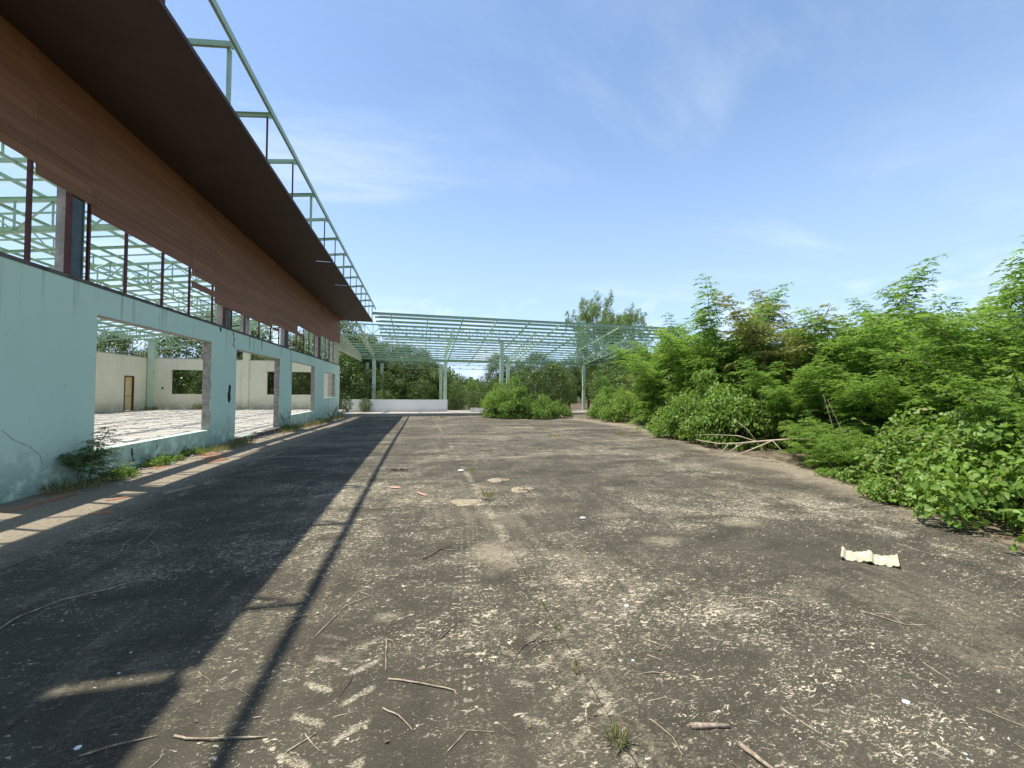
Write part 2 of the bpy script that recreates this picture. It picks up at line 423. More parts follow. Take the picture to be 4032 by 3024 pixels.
L_LEUC = leaf_mat("leucaena_leaf", (0.125, 0.220, 0.040), (0.260, 0.415, 0.082), (0.36, 0.31, 0.09), 0.54, 0.55, 0.25, 0.03)
L_LEUC2 = leaf_mat("leucaena_pale_leaf", (0.17, 0.20, 0.06), (0.32, 0.34, 0.11), (0.30, 0.22, 0.07), 0.40, 0.55, 0.25, 0.12)
L_LEUC3 = leaf_mat("leucaena_bluish_leaf", (0.070, 0.135, 0.050), (0.150, 0.250, 0.085), (0.20, 0.12, 0.06), 0.42, 0.5, 0.3, 0.05)
L_VINE = leaf_mat("vine_leaf", (0.110, 0.200, 0.030), (0.265, 0.405, 0.072), (0.25, 0.24, 0.07), 0.36, 0.45, 0.35, 0.04)
L_BROAD = leaf_mat("broad_leaf", (0.050, 0.092, 0.022), (0.135, 0.205, 0.045), (0.16, 0.17, 0.05), 0.28, 0.45, 0.4, 0.05)
L_SHADE = leaf_mat("woodland_leaf", (0.055, 0.105, 0.026), (0.150, 0.235, 0.050), (0.22, 0.21, 0.06), 0.32, 0.45, 0.4, 0.05)
L_EUC = leaf_mat("eucalyptus_leaf", (0.17, 0.25, 0.095), (0.31, 0.40, 0.15), (0.26, 0.24, 0.10), 0.40, 0.5, 0.30, 0.05)
L_GRASS = leaf_mat("grass_blade", (0.10, 0.13, 0.04), (0.24, 0.26, 0.08), (0.36, 0.30, 0.15), 0.35, 0.6, 0.2, 0.3)
L_LITTER = leaf_mat("fallen_leaf", (0.10, 0.065, 0.035), (0.26, 0.18, 0.10), (0.36, 0.29, 0.16), 0.1, 0.8, 0.1, 0.15)
L_DRY = leaf_mat("dry_blade", (0.22, 0.18, 0.09), (0.38, 0.31, 0.17), (0.15, 0.17, 0.06), 0.25, 0.7, 0.1, 0.2)


# ------------------------------------------------------------------ mesh helpers
def tag(o, label=None, cat=None, group=None, kind=None):
    if label:
        o["label"] = label
    if cat:
        o["category"] = cat
    if group:
        o["group"] = group
    if kind:
        o["kind"] = kind
    return o


def link(name, me, parent=None, loc=None):
    o = bpy.data.objects.new(name, me)
    COL.objects.link(o)
    if parent is not None:
        o.parent = parent
    if loc is not None:
        o.location = loc
    return o


def empty(name, loc=(0, 0, 0), rz=0.0, s=1.0):
    o = bpy.data.objects.new(name, None)
    COL.objects.link(o)
    o.location = loc
    o.rotation_euler = (0, 0, rz)
    o.scale = (s, s, s) if not isinstance(s, tuple) else s
    o.empty_display_size = 0.2
    return o


class MB:
    def __init__(self):
        self.v, self.f = [], []

    def quad_box(self, c8):
        b = len(self.v)
        self.v += [tuple(p) for p in c8]
        for q in ((0, 3, 2, 1), (4, 5, 6, 7), (0, 1, 5, 4), (1, 2, 6, 5), (2, 3, 7, 6), (3, 0, 4, 7)):
            self.f.append(tuple(b + i for i in q))
        return self

    def box(self, x0, x1, y0, y1, z0, z1):
        return self.quad_box([(x0, y0, z0), (x1, y0, z0), (x1, y1, z0), (x0, y1, z0),
                              (x0, y0, z1), (x1, y0, z1), (x1, y1, z1), (x0, y1, z1)])

    def bar(self, a, b, w, h, up=(0, 0, 1)):
        a, b = Vector(a), Vector(b)
        d = (b - a).normalized()
        u = Vector(up)
        if abs(d.dot(u)) > 0.98:
            u = Vector((0, 1, 0))
        s = d.cross(u).normalized()
        u = s.cross(d)
        s, u = s * (w / 2), u * (h / 2)
        return self.quad_box([a - s - u, a + s - u, b + s - u, b - s - u,
                              a - s + u, a + s + u, b + s + u, b - s + u])

    def channel(self, a, b, w, h, th=0.008, up=(0, 0, 1), flip=1):
        """an open C section from a to b: web and two flanges"""
        a, b = Vector(a), Vector(b)
        d = (b - a).normalized()
        u = Vector(up)
        s = d.cross(u).normalized() * flip
        u = Vector(up) if abs(d.dot(Vector(up))) < 0.98 else Vector((0, 1, 0))
        u = (u - d * u.dot(d)).normalized()
        self.bar(a - s * (w / 2), b - s * (w / 2), th, h, up)
        for sg in (-1, 1):
            o = u * (sg * (h / 2 - th / 2)) + s * (th / 2)
            self.bar(a + o, b + o, w - th, th, up)
        return self

    def tube(self, pts, r0, r1=None, n=5):
        pts = [Vector(p) for p in pts]
        r1 = r0 if r1 is None else r1
        base = len(self.v)
        k = len(pts)
        ref = Vector((0.31, 0.27, 0.91))
        for i, p in enumerate(pts):
            d = (pts[min(i + 1, k - 1)] - pts[max(i - 1, 0)])
            d = d.normalized() if d.length > 1e-9 else Vector((0, 0, 1))
            s = d.cross(ref)
            if s.length < 0.1:
                s = d.cross(Vector((1, 0, 0)))
            s.normalize()
            u = s.cross(d)
            r = r0 + (r1 - r0) * i / max(1, k - 1)
            for j in range(n):
                a = 2 * math.pi * j / n
                self.v.append(tuple(p + s * (math.cos(a) * r) + u * (math.sin(a) * r)))
        for i in range(k - 1):
            for j in range(n):
                a, b = base + i * n + j, base + i * n + (j + 1) % n
                self.f.append((a, b, b + n, a + n))
        self.f.append(tuple(base + j for j in range(n))[::-1])
        self.f.append(tuple(base + (k - 1) * n + j for j in range(n)))
        return self

    def prism(self, outline, z0, z1):
        """closed outline of (x, y) extruded in z"""
        b, k = len(self.v), len(outline)
        self.v += [(x, y, z0) for x, y in outline] + [(x, y, z1) for x, y in outline]
        self.f.append(tuple(b + i for i in range(k))[::-1])
        self.f.append(tuple(b + k + i for i in range(k)))
        for i in range(k):
            j = (i + 1) % k
            self.f.append((b + i, b + j, b + k + j, b + k + i))
        return self

    def mesh(self, name, mat, smooth=False):
        me = bpy.data.meshes.new(name)
        me.from_pydata(self.v, [], self.f)
        me.materials.append(mat)
        if smooth:
            me.polygons.foreach_set("use_smooth", [True] * len(me.polygons))
        me.update()
        return me

    def build(self, name, mat, parent=None, smooth=False):
        return link(name, self.mesh(name, mat, smooth), parent)


def np_mesh(name, V, F, mat):
    """V (n,3), F (m,k) all faces of k corners"""
    me = bpy.data.meshes.new(name)
    k = F.shape[1]
    me.vertices.add(len(V))
    me.vertices.foreach_set("co", np.ascontiguousarray(V, dtype=np.float32).ravel())
    me.loops.add(F.size)
    me.loops.foreach_set("vertex_index", np.ascontiguousarray(F, dtype=np.int32).ravel())
    me.polygons.add(len(F))
    me.polygons.foreach_set("loop_start", np.arange(0, F.size, k, dtype=np.int32))
    me.polygons.foreach_set("loop_total", np.full(len(F), k, dtype=np.int32))
    me.materials.append(mat)
    me.update(calc_edges=True)
    me.validate()
    return me


def norm(a):
    return a / np.maximum(np.linalg.norm(a, axis=1, keepdims=True), 1e-9)


def kites(P, D, U, L, W, fold=0.2, mid=0.45):
    """folded diamond leaves: base P, direction D, rough normal U"""
    D = norm(D)
    S = norm(np.cross(D, U))
    U = np.cross(S, D)
    L, W = L[:, None], W[:, None]
    m = P + D * L * mid
    V = np.stack([P, m + S * W / 2 + U * W * fold, P + D * L, m - S * W / 2 + U * W * fold], 1).reshape(-1, 3)
    b = np.arange(len(P))[:, None] * 4
    F = np.concatenate([b + np.array([0, 1, 2]), b + np.array([0, 2, 3])], 1).reshape(-1, 3)
    return V, F


def hearts(P, D, U, L, W, fold=0.16, droop=0.18):
    """rounded leaves of two folded halves"""
    D = norm(D)
    S = norm(np.cross(D, U))
    U = np.cross(S, D)
    L, W = L[:, None], W[:, None]

    def at(s, w, dr):
        return P + D * L * s + S * W * w + U * (np.abs(w) * W * fold * 2 - L * droop * dr)
    V = np.stack([P, at(.20, .46, .0), at(.58, .38, .25), at(1, 0, 1.0), at(.58, -.38, .25), at(.20, -.46, .0)], 1).reshape(-1, 3)
    b = np.arange(len(P))[:, None] * 6
    F = np.concatenate([b + np.array([0, 1, 2]), b + np.array([0, 2, 3]), b + np.array([0, 3, 4]), b + np.array([0, 4, 5])], 1).reshape(-1, 3)
    return V, F


def join_vf(parts):
    Vs, Fs, o = [], [], 0
    for V, F in parts:
        Vs.append(V)
        Fs.append(F + o)
        o += len(V)
    return np.concatenate(Vs), np.concatenate(Fs)


def rand_unit(r, n):
    return norm(r.normal(size=(n, 3)))


# ------------------------------------------------------------------ plant prototypes
def fronds(r, O, D, L, pairs=7):
    """feathery twice-divided leaves: narrow pinnae paired along a drooping rib"""
    D = norm(D)
    up = np.tile(np.array([[0, 0, 1.0]]), (len(O), 1))
    S = np.cross(D, up)
    bad = np.linalg.norm(S, axis=1) < 0.15
    S[bad] = np.array([1.0, 0, 0])
    S = norm(S)
    parts = []
    for i in range(pairs):
        s = 0.20 + 0.80 * i / (pairs - 1)
        p = O + D * (L * s)[:, None]
        p[:, 2] -= L * 0.60 * s * s
        lp = L * (0.44 - 0.24 * abs(s - 0.5)) * r.uniform(0.85, 1.15, len(O))
        for sg in (-1, 1):
            d = S * sg * 0.85 + D * (0.35 + 0.25 * s) + np.array([0, 0, -0.42]) + r.normal(size=O.shape) * 0.16
            u = up + r.normal(size=O.shape) * 0.6
            parts.append(kites(p, d, u, lp, lp * 0.27, 0.1, 0.5))
    return join_vf(parts)


def leucaena(seed, H, spread, nst=6, dens=1.0, mat=None, fl=(0.24, 0.40), low=0.05):
    r = np.random.default_rng(seed)
    wood = MB()
    O, D, L = [], [], []
    fm_ = sum(fl) / 2
    for k in range(nst):
        az = 2 * math.pi * (k + r.uniform(-.3, .3)) / nst
        h = H * (1.0 if k == 0 else r.uniform(0.50, 0.93))
        lean = (0.45 if k == 0 else r.uniform(0.5, 1.25)) * spread
        pts = []
        tipb = r.uniform(2.0, 5.0) * min(1.0, H / 5) * min(1.0, spread)
        for i in range(9):
            s = i / 8
            out = 0.12 * spread + lean * (s ** 1.3) + tipb * max(0.0, s - 0.66) ** 1.6
            pts.append((math.cos(az) * out + r.normal() * 0.05 * spread, math.sin(az) * out + r.normal() * 0.05 * spread, h * s * (1 - 0.05 * s)))
        wood.tube(pts, 0.030 * H / 5, 0.005, 5)
        pv = np.array(pts)
        nb = int(h / (0.62 * fm_) * dens)
        for j in range(nb):
            s = low + ((0.90 if H > 3 else 1.0) - low) * (j + r.uniform(0, 1)) / nb
            q = s * 8
            i0 = min(int(q), 7)
            p = pv[i0] + (pv[i0 + 1] - pv[i0]) * (q - i0)
            a = j * 2.4 + r.uniform(-.7, .7)
            el = r.uniform(-0.1, 1.0)
            bl = (0.30 + 0.80 * (1 - s) ** 0.8 + 0.3 * r.random()) * min(1.0, spread)
            d = np.array([math.cos(a) * math.cos(el), math.sin(a) * math.cos(el), math.sin(el)])
            bp = [p + d * bl * u + np.array([0, 0, -0.30 * bl * u * u]) for u in (0, 0.33, 0.66, 1.0)]
            wood.tube(bp, 0.008 * min(1, H / 3), 0.002, 3)
            nf = max(4, int(bl / (0.28 * fm_)))
            for m_ in range(nf):
                u = 0.15 + 0.85 * (m_ + 0.5) / nf
                pp = p + d * bl * u + np.array([0, 0, -0.30 * bl * u * u])
                fa = m_ * 2.4 + r.uniform(-.6, .6)
                fd = d * 0.5 + np.array([math.cos(fa), math.sin(fa), r.uniform(-0.1, 0.7)]) * 0.8
                O.append(pp), D.append(fd), L.append(r.uniform(*fl))
        npl = 34 if H > 3 else 12
        for m_ in range(npl):         # plume: leaves only, arching out and hanging from the stem top
            fa = m_ * 2.4 + r.uniform(-.4, .4)
            q = 8 - 2.4 * (m_ / npl)
            i0 = min(int(q), 7)
            t_ = pv[i0] + (pv[i0 + 1] - pv[i0]) * (q - i0)
            O.append(t_), D.append(np.array([math.cos(fa), math.sin(fa), 0.8 - 0.6 * m_ / npl])), L.append(r.uniform(*fl) * (0.95 + 0.5 * m_ / npl))
    V, F = fronds(r, np.array(O), np.array(D), np.array(L))
    return wood.mesh("leucaena_stems", M_BARK), np_mesh("leucaena_crown", V, F, mat or L_LEUC)


def vine_mound(seed, rx, ry, h, n, leafL=0.085, mat=None, shoots=16):
    r = np.random.default_rng(seed)
    blobs = []
    for k in range(15):
        a, q = r.uniform(0, 2 * math.pi), math.sqrt(r.random())
        cx, cy_ = math.cos(a) * rx * q * 0.75, math.sin(a) * ry * q * 0.75
        hh = h * (1 - 0.55 * q * q) * r.uniform(0.65, 1.0)
        br = r.uniform(0.22, 0.42) * min(rx, ry)
        blobs.append((cx, cy_, max(hh - br, br * 0.6), br))
        blobs.append((cx * 1.15, cy_ * 1.15, max(hh * 0.4, br * 0.5), br * 1.1))
        blobs.append((cx * 1.3, cy_ * 1.3, br * 0.22, br * 0.75))
    bl = np.array(blobs)
    w = bl[:, 3] ** 2
    idx = r.choice(len(bl), n, p=w / w.sum())
    dirs = rand_unit(r, n)
    dirs[:, 2] = np.abs(dirs[:, 2]) * 0.8 + dirs[:, 2] * 0.2
    rad = bl[idx, 3] * (1 - 0.5 * r.random(n) ** 2.2)
    P = bl[idx, :3] + dirs * rad[:, None] * np.array([1, 1, 0.9])
    P[:, 2] = np.maximum(P[:, 2], 0.03)
    U = norm(dirs + np.array([0, 0, 0.7]) + r.normal(size=(n, 3)) * 0.45)
    D = np.cross(U, rand_unit(r, n)) + np.array([0, 0, -0.45])
    wood = MB()
    SP, SD, SU = [], [], []
    for k in range(shoots):
        a = r.uniform(0, 2 * math.pi)
        b = bl[r.integers(len(bl))]
        base = np.array([b[0] * 0.4, b[1] * 0.4, 0.0])
        tip = np.array([b[0], b[1], b[2]]) + np.array([math.cos(a), math.sin(a), 0.7]) * (b[3] + r.uniform(0.12, 0.4))
        midp = (base + tip) / 2 + np.array([0, 0, 0.18]) + r.normal(size=3) * 0.06
        wood.tube([base, midp, tip], 0.010, 0.003, 4)
        for j in range(12):
            s = 0.55 + 0.45 * j / 11
            p = midp + (tip - midp) * ((s - 0.5) * 2)
            fa = j * 2.4 + r.uniform(-.4, .4)
            SP.append(p), SD.append(np.array([math.cos(fa), math.sin(fa), 0.1])), SU.append(np.array([r.normal() * .3, r.normal() * .3, 1.0]))
    P = np.concatenate([P, np.array(SP)])
    D = np.concatenate([D, np.array(SD)])
    U = np.concatenate([U, np.array(SU)])
    L = r.uniform(0.65, 1.25, len(P)) * leafL
    V, F = hearts(P, D, U, L, L * r.uniform(0.7, 0.95, len(P)))
    return wood.mesh("shrub_stems", M_BARK), np_mesh("shrub_foliage", V, F, mat or L_VINE)


def broad_tree(seed, H, cr, nclump=70, per=70, leafL=0.2, mat=None, low=0.25, narrow=0.5):
    r = np.random.default_rng(seed)
    wood = MB()
    tp = [(r.normal() * 0.05 * i, r.normal() * 0.05 * i, H * 0.62 * i / 5) for i in range(6)]
    wood.tube(tp, 0.05 * H ** 0.6, 0.02 * H ** 0.6, 7)
    top = np.array(tp[-1])
    C, RR = [], []
    for k in range(nclump):
        a = k * 2.4 + r.uniform(-.3, .3)
        zz_ = low + (1 - low) * (k + 0.5) / nclump
        prof = math.sin(math.pi * min(1, max(0.08, (zz_ - low * 0.6) / (1.02 - low * 0.6)))) ** 0.6
        q = cr * prof * math.sqrt(r.uniform(0.12, 1.0))
        c = np.array([math.cos(a) * q, math.sin(a) * q, H * zz_ * r.uniform(0.93, 1.03)])
        C.append(c), RR.append(r.uniform(0.28, 0.52) * cr * 0.45 + 0.2)
        if k % 4 == 0:
            b = np.array(tp[min(5, 1 + int(zz_ * 5))])
            wood.tube([b, (b + c) / 2 + np.array([0, 0, -0.1]), c], 0.012 * H ** 0.6, 0.008, 4)
    C, RR = np.array(C), np.array(RR)
    n = nclump * per
    idx = np.repeat(np.arange(nclump), per)
    dirs = rand_unit(r, n)
    P = C[idx] + dirs * (RR[idx] * r.random(n) ** 0.4)[:, None] * np.array([1, 1, 0.75])
    U = norm(dirs * 0.7 + np.array([0, 0, 0.8]) + r.normal(size=(n, 3)) * 0.5)
    D = np.cross(U, rand_unit(r, n)) + np.array([0, 0, -0.5])
    L = r.uniform(0.6, 1.3, n) * leafL
    V, F = kites(P, D, U, L, L * narrow, 0.18)
    return wood.mesh("tree_trunk", M_BARK), np_mesh("tree_crown", V, F, mat or L_BROAD)


def euc_tree(seed, H, cr, nl=16, per=34, strands=9, mat=None, low=0.35, leafL=0.2):
    """tall open tree with hanging strands of narrow leaves"""
    r = np.random.default_rng(seed)
    wood = MB()
    tp = [(r.normal() * 0.06 * i, r.normal() * 0.06 * i, H * 0.93 * i / 8) for i in range(9)]
    wood.tube(tp, 0.022 * H, 0.012, 7)
    P, D = [], []
    for k in range(nl):
        zz_ = low + (1 - low) * (k + r.random()) / nl
        q = min(8 * zz_ * 0.93, 7.99)
        b = np.array(tp[int(q)]) + (np.array(tp[int(q) + 1]) - np.array(tp[int(q)])) * (q - int(q))
        a = k * 2.4 + r.uniform(-.4, .4)
        ln = cr * (0.55 + 0.6 * math.sin(math.pi * (zz_ - low) / (1.05 - low))) * r.uniform(0.7, 1.1)
        e = b + np.array([math.cos(a) * ln, math.sin(a) * ln, ln * r.uniform(0.45, 1.0)])
        m_ = (b + e) / 2 + np.array([0, 0, -0.12 * ln])
        wood.tube([b, m_, e], 0.0042 * H, 0.008, 4)
        for j in range(strands):
            s = r.uniform(0.35, 1.05)
            o = m_ + (e - m_) * (s - 0.5) * 2 + r.normal(size=3) * 0.30 * cr * 0.35
            sl = r.uniform(0.5, 1.3)
            sway = r.normal(size=2) * 0.18
            for i in range(per):
                u = r.random()
                P.append(o + np.array([sway[0] * u + r.normal() * 0.10, sway[1] * u + r.normal() * 0.10, 0.25 - sl * u]))
                D.append(np.array([r.normal() * 0.5, r.normal() * 0.5, -0.9]))
    P, D = np.array(P), np.array(D)
    U = rand_unit(r, len(P))
    L = r.uniform(0.7, 1.3, len(P)) * leafL
    V, F = kites(P, D, U, L, L * 0.22, 0.1)
    return wood.mesh("tall_tree_trunk", M_BARK), np_mesh("tall_tree_crown", V, F, mat or L_EUC)


def grass_mesh(seed, n, rad, h, mat, ox=0.0, oy=0.0):
    r = np.random.default_rng(seed)
    a = r.uniform(0, 2 * math.pi, n)
    q = np.sqrt(r.random(n)) * rad
    P = np.stack([np.cos(a) * q + ox, np.sin(a) * q + oy, np.zeros(n)], 1)
    b = a + r.normal(size=n) * 0.7
    D = np.stack([np.cos(b) * 0.6, np.sin(b) * 0.6, r.uniform(0.5, 1.4, n)], 1)
    L = r.uniform(0.4, 1.1, n) * h
    V, F = kites(P, D, np.tile([[0.1, 0.05, 1.0]], (n, 1)) + r.normal(size=(n, 3)) * 0.2, L, np.maximum(L * 0.06, 0.006), 0.15, 0.4)
    return np_mesh("grass_blades", V, F, mat)


def plant(name, protos, loc, rz, s, label, cat, group, trunk_name="trunk", crown_name="crown", first_mat=None):
    root = empty(name, loc, rz, s)
    tag(root, label, cat, group)
    link(trunk_name, protos[0], root)
    link(crown_name, protos[1], root)
    return root


# ------------------------------------------------------------------ ground, yard slabs, platform
def sm01(x):
    x = max(0.0, min(1.0, x))
    return x * x * (3 - 2 * x)


def zy(y):
    return -0.20 * sm01((y - 8) / 20.0)


def zp(y):                      # platform beyond the yard
    return 0.0 - 0.034 * (y - 29.2)


# terrain reaching the horizon
gx = [-900, -300, -120, -60, -30, -21.5, -6.3, 12.0, 14.0, 24, 40, 70, 150, 400, 900]
gy = [-600, -200, -60, -20, -8, 0, 6, 12, 18, 24, 29, 34, 40, 46, 55, 70, 100, 200, 500, 1200]


def zterr(x, y):
    z = zy(y) - 0.16
    if y > 29:
        z = zp(min(y, 46)) - 0.20
    if x > 13:
        z += 0.08
    return z


tb = MB()
for y in gy:
    for x in gx:
        tb.v.append((x, y, zterr(x, y)))
for j in range(len(gy) - 1):
    for i in range(len(gx) - 1):
        a = j * len(gx) + i
        tb.f.append((a, a + 1, a + 1 + len(gx), a + len(gx)))
tag(tb.build("ground", M_EARTH), kind="structure")

yard = tag(empty("yard_pavement", (0, 0, 0)), kind="structure")
xj = [-5.615, -3.54, 0.93, 5.40, 9.87, 14.0]
yj = [-8.0, -1.8, 4.2, 10.2, 16.2, 22.2, 29.15]
for i in range(len(xj) - 1):
    for j in range(len(yj) - 1):
        if i == 4 and j < 2:
            continue
        mb = MB()
        g = 0.0016
        x0, x1 = xj[i] + g, xj[i + 1] - g
        y0, y1 = yj[j] + g, yj[j + 1] - g
        dz = random.uniform(-0.006, 0.006)
        ny = 8
        for k in range(ny + 1):
            y = y0 + (y1 - y0) * k / ny
            for x, z in ((x0, -0.3), (x0, 0), (x1, 0), (x1, -0.3)):
                mb.v.append((x, y, zy(y) + dz + z))
        for k in range(ny):
            a = k * 4
            mb.f += [(a + 1, a + 2, a + 6, a + 5), (a, a + 1, a + 5, a + 4), (a + 2, a + 3, a + 7, a + 6)]
        mb.f += [(0, 3, 2, 1), (ny * 4, ny * 4 + 1, ny * 4 + 2, ny * 4 + 3)]
        mb.build("concrete_slab", M_YARD, yard)

# raised pale platform under the canopy
plat = tag(empty("platform_pavement", (0, 0, 0)), kind="structure")
pxs = [-6.9, -2.6, 1.9, 6.4, 10.9, 15.4, 19.9, 24.4]
pys = [29.2, 34.0, 38.8, 43.6, 48.6]
for i in range(len(pxs) - 1):
    for j in range(len(pys) - 1):
        mb = MB()
        x0, x1, y0, y1 = pxs[i] + .005, pxs[i + 1] - .005, pys[j] + .005, pys[j + 1] - .005
        mb.quad_box([(x0, y0, zp(y0) - .5), (x1, y0, zp(y0) - .5), (x1, y1, zp(y1) - .5), (x0, y1, zp(y1) - .5),
                     (x0, y0, zp(y0)), (x1, y0, zp(y0)), (x1, y1, zp(y1)), (x0, y1, zp(y1))])
        mb.build("platform_slab", M_SLAB2, plat)

# sandy, littered margin lapping over the right-hand edge of the yard
edge_pts = [(6.3, 0.5), (6.45, 2.8), (6.9, 3.6), (7.3, 4.6), (8.3, 6.4), (8.6, 7.4), (8.5, 8.2), (8.2, 9.2), (9.0, 11.0), (9.9, 12.8), (10.9, 15.1),
            (12.0, 18.4), (11.6, 19.8), (11.4, 22.0), (10.9, 24.5), (11.4, 27.0), (11.6, 29.1)]
mb = MB()
cols = [(-0.25, 0.004), (0.0, 0.016), (0.35, 0.03), (1.0, 0.06), (2.5, 0.10), (6.0, 0.12)]
ep = []
for k in range(len(edge_pts) - 1):
    a, b = edge_pts[k], edge_pts[k + 1]
    for q in range(6):
        ep.append((a[0] + (b[0] - a[0]) * q / 6 + random.uniform(-.12, .12), a[1] + (b[1] - a[1]) * q / 6))
for (x, y) in ep:
    for off, z in cols:
        mb.v.append((x + off + random.uniform(-.05, .05), y, zy(y) + z + (random.uniform(0, 0.012) if off > 0 else 0)))
nc = len(cols)
for k in range(len(ep) - 1):
    for i in range(nc - 1):
        a = k * nc + i
        mb.f.append((a, a + 1, a + 1 + nc, a + nc))
tag(mb.build("soil_margin", M_SAND), kind="structure")

# ------------------------------------------------------------------ roofless building
bld = empty("roofless_building", (0, 0, 0))
tag(bld, "long mint-green building shell with brown boarded eaves and bare green roof frame", "building")
X0 = -5.62
WT = 3.42
Y_A, Y_B = -4.8, 29.9


def wall_with_openings(origin, along, across, ys, zs, thick, openings, y0, y1, z0, z1):
    """a wall in local coordinates (u along, z up) with rectangular openings cut through"""
    us = sorted({y0, y1, *[o[0] for o in openings], *[o[1] for o in openings]})
    zs_ = sorted({z0, z1, *[o[2] for o in openings], *[o[3] for o in openings]})

    def solid(i, j):
        if i < 0 or j < 0 or i >= len(us) - 1 or j >= len(zs_) - 1:
            return False
        cu, cz = (us[i] + us[i + 1]) / 2, (zs_[j] + zs_[j + 1]) / 2
        return not any(o[0] < cu < o[1] and o[2] < cz < o[3] for o in openings)
    mb = MB()
    O, A, C = Vector(origin), Vector(along), Vector(across)
    cache = {}

    def vt(i, j, k):
        key = (i, j, k)
        if key not in cache:
            cache[key] = len(mb.v)
            mb.v.append(tuple(O + A * us[i] + C * (thick * k) + Vector((0, 0, zs_[j]))))
        return cache[key]
    for i in range(len(us) - 1):
        for j in range(len(zs_) - 1):
            if not solid(i, j):
                continue
            mb.f.append((vt(i, j, 0), vt(i + 1, j, 0), vt(i + 1, j + 1, 0), vt(i, j + 1, 0)))
            mb.f.append((vt(i, j, 1), vt(i, j + 1, 1), vt(i + 1, j + 1, 1), vt(i + 1, j, 1)))
            if not solid(i - 1, j):
                mb.f.append((vt(i, j, 0), vt(i, j + 1, 0), vt(i, j + 1, 1), vt(i, j, 1)))
            if not solid(i + 1, j):
                mb.f.append((vt(i + 1, j, 0), vt(i + 1, j, 1), vt(i + 1, j + 1, 1), vt(i + 1, j + 1, 0)))
            if not solid(i, j - 1):
                mb.f.append((vt(i, j, 0), vt(i, j, 1), vt(i + 1, j, 1), vt(i + 1, j, 0)))
            if not solid(i, j + 1):
                mb.f.append((vt(i, j + 1, 0), vt(i + 1, j + 1, 0), vt(i + 1, j + 1, 1), vt(i, j + 1, 1)))
    return mb


OPEN = [(2.7, 6.62, 0.5, 2.93), (8.41, 12.32, 0.5, 2.93), (13.81, 17.70, 0.09, 2.90), (19.25, 23.20, 0.5, 2.95), (25.3, 28.4, 1.17, 2.74)]
fw = wall_with_openings((X0, 0, 0), (0, 1, 0), (-1, 0, 0), None, None, 0.2, OPEN, Y_A, Y_B, -0.35, WT).build("front_wall", M_TEAL, bld)
fw["label"] = "mint painted wall with large empty window openings"
MB().box(X0 - 0.205, X0 + 0.02, Y_A, Y_B - 0.003, WT + 0.001, WT + 0.055).build("wall_cap", M_CAP, fw)


def ribbon(name, pts, w, mat, parent, axis=0, proud=0.003):
    """thin crack on the +X face of the wall: pts (y, z)"""
    r_ = random.Random(len(pts) * 31 + int(pts[0][0] * 100))
    mb = MB()
    dense = []
    for k in range(len(pts) - 1):
        for q in range(5):
            s = q / 5
            dense.append((pts[k][0] + (pts[k + 1][0] - pts[k][0]) * s + r_.uniform(-.008, .008), pts[k][1] + (pts[k + 1][1] - pts[k][1]) * s))
    dense.append(pts[-1])
    for k, (y, z) in enumerate(dense):
        k2 = min(k + 1, len(dense) - 1)
        k1 = max(k - 1, 0)
        d = Vector((dense[k2][0] - dense[k1][0], dense[k2][1] - dense[k1][1])).normalized()
        n = Vector((-d.y, d.x)) * (w * r_.uniform(0.3, 1.0) / 2)
        for sg in (1, -1):
            mb.v.append((X0 + proud, y + n.x * sg, z + n.y * sg))
            mb.v.append((X0 - 0.01, y + n.x * sg, z + n.y * sg))
    for k in range(len(dense) - 1):
        a = k * 4
        mb.f += [(a, a + 2, a + 6, a + 4), (a, a + 4, a + 5, a + 1), (a + 2, a + 3, a + 7, a + 6)]
    return mb.build(name, mat, parent)


ribbon("crack", [(6.85, 1.02), (7.02, 0.86), (7.25, 0.74), (7.42, 0.58), (7.46, 0.42)], 0.010, M_CRACK2, fw)
for pts, w in (([(13.55, 3.41), (13.62, 3.2), (13.58, 3.0), (13.66, 2.92)], 0.07), ([(14.72, 3.41), (14.76, 3.2), (14.74, 3.0)], 0.05),
               ([(15.72, 3.41), (15.76, 3.2), (15.74, 3.05)], 0.045), ([(17.85, 3.41), (17.82, 3.2), (17.86, 3.0)], 0.05),
               ([(18.95, 3.41), (19.1, 3.1), (19.06, 2.8), (19.15, 2.3), (19.1, 1.9)], 0.06), ([(12.75, 3.41), (12.8, 3.3)], 0.12),
               ([(10.1, 0.48), (10.12, 0.36), (10.08, 0.28)], 0.03), ([(9.35, 0.42), (9.37, 0.26), (9.42, 0.14)], 0.06)):
    ribbon("crack", pts, w, M_CRACK, fw)
# broken socket box in the pier between window and doorway
mb = MB()
mb.v += [(X0 + 0.004, 13.38 + a, 1.5 + b) for a, b in ((-.05, -.26), (.05, -.28), (.09, -.16), (.07, .0), (.10, .2), (.06, .27), (-.04, .25), (-.05, .08), (-.10, .0), (-.09, -.12))]
mb.v += [(X0 - 0.02, y, z) for (_, y, z) in mb.v[:10]]
mb.f.append(tuple(range(10)))  # flat dark face, the shade inside the hole is in its colour
for k in range(10):
    mb.f.append((k, k + 10, (k + 1) % 10 + 10, (k + 1) % 10))
o = mb.build("socket_hole", M_HOLE, fw)
MB().box(X0 + 0.004, X0 + 0.03, 13.36, 13.42, 1.30, 1.42).build("socket_box", M_CAP, fw)
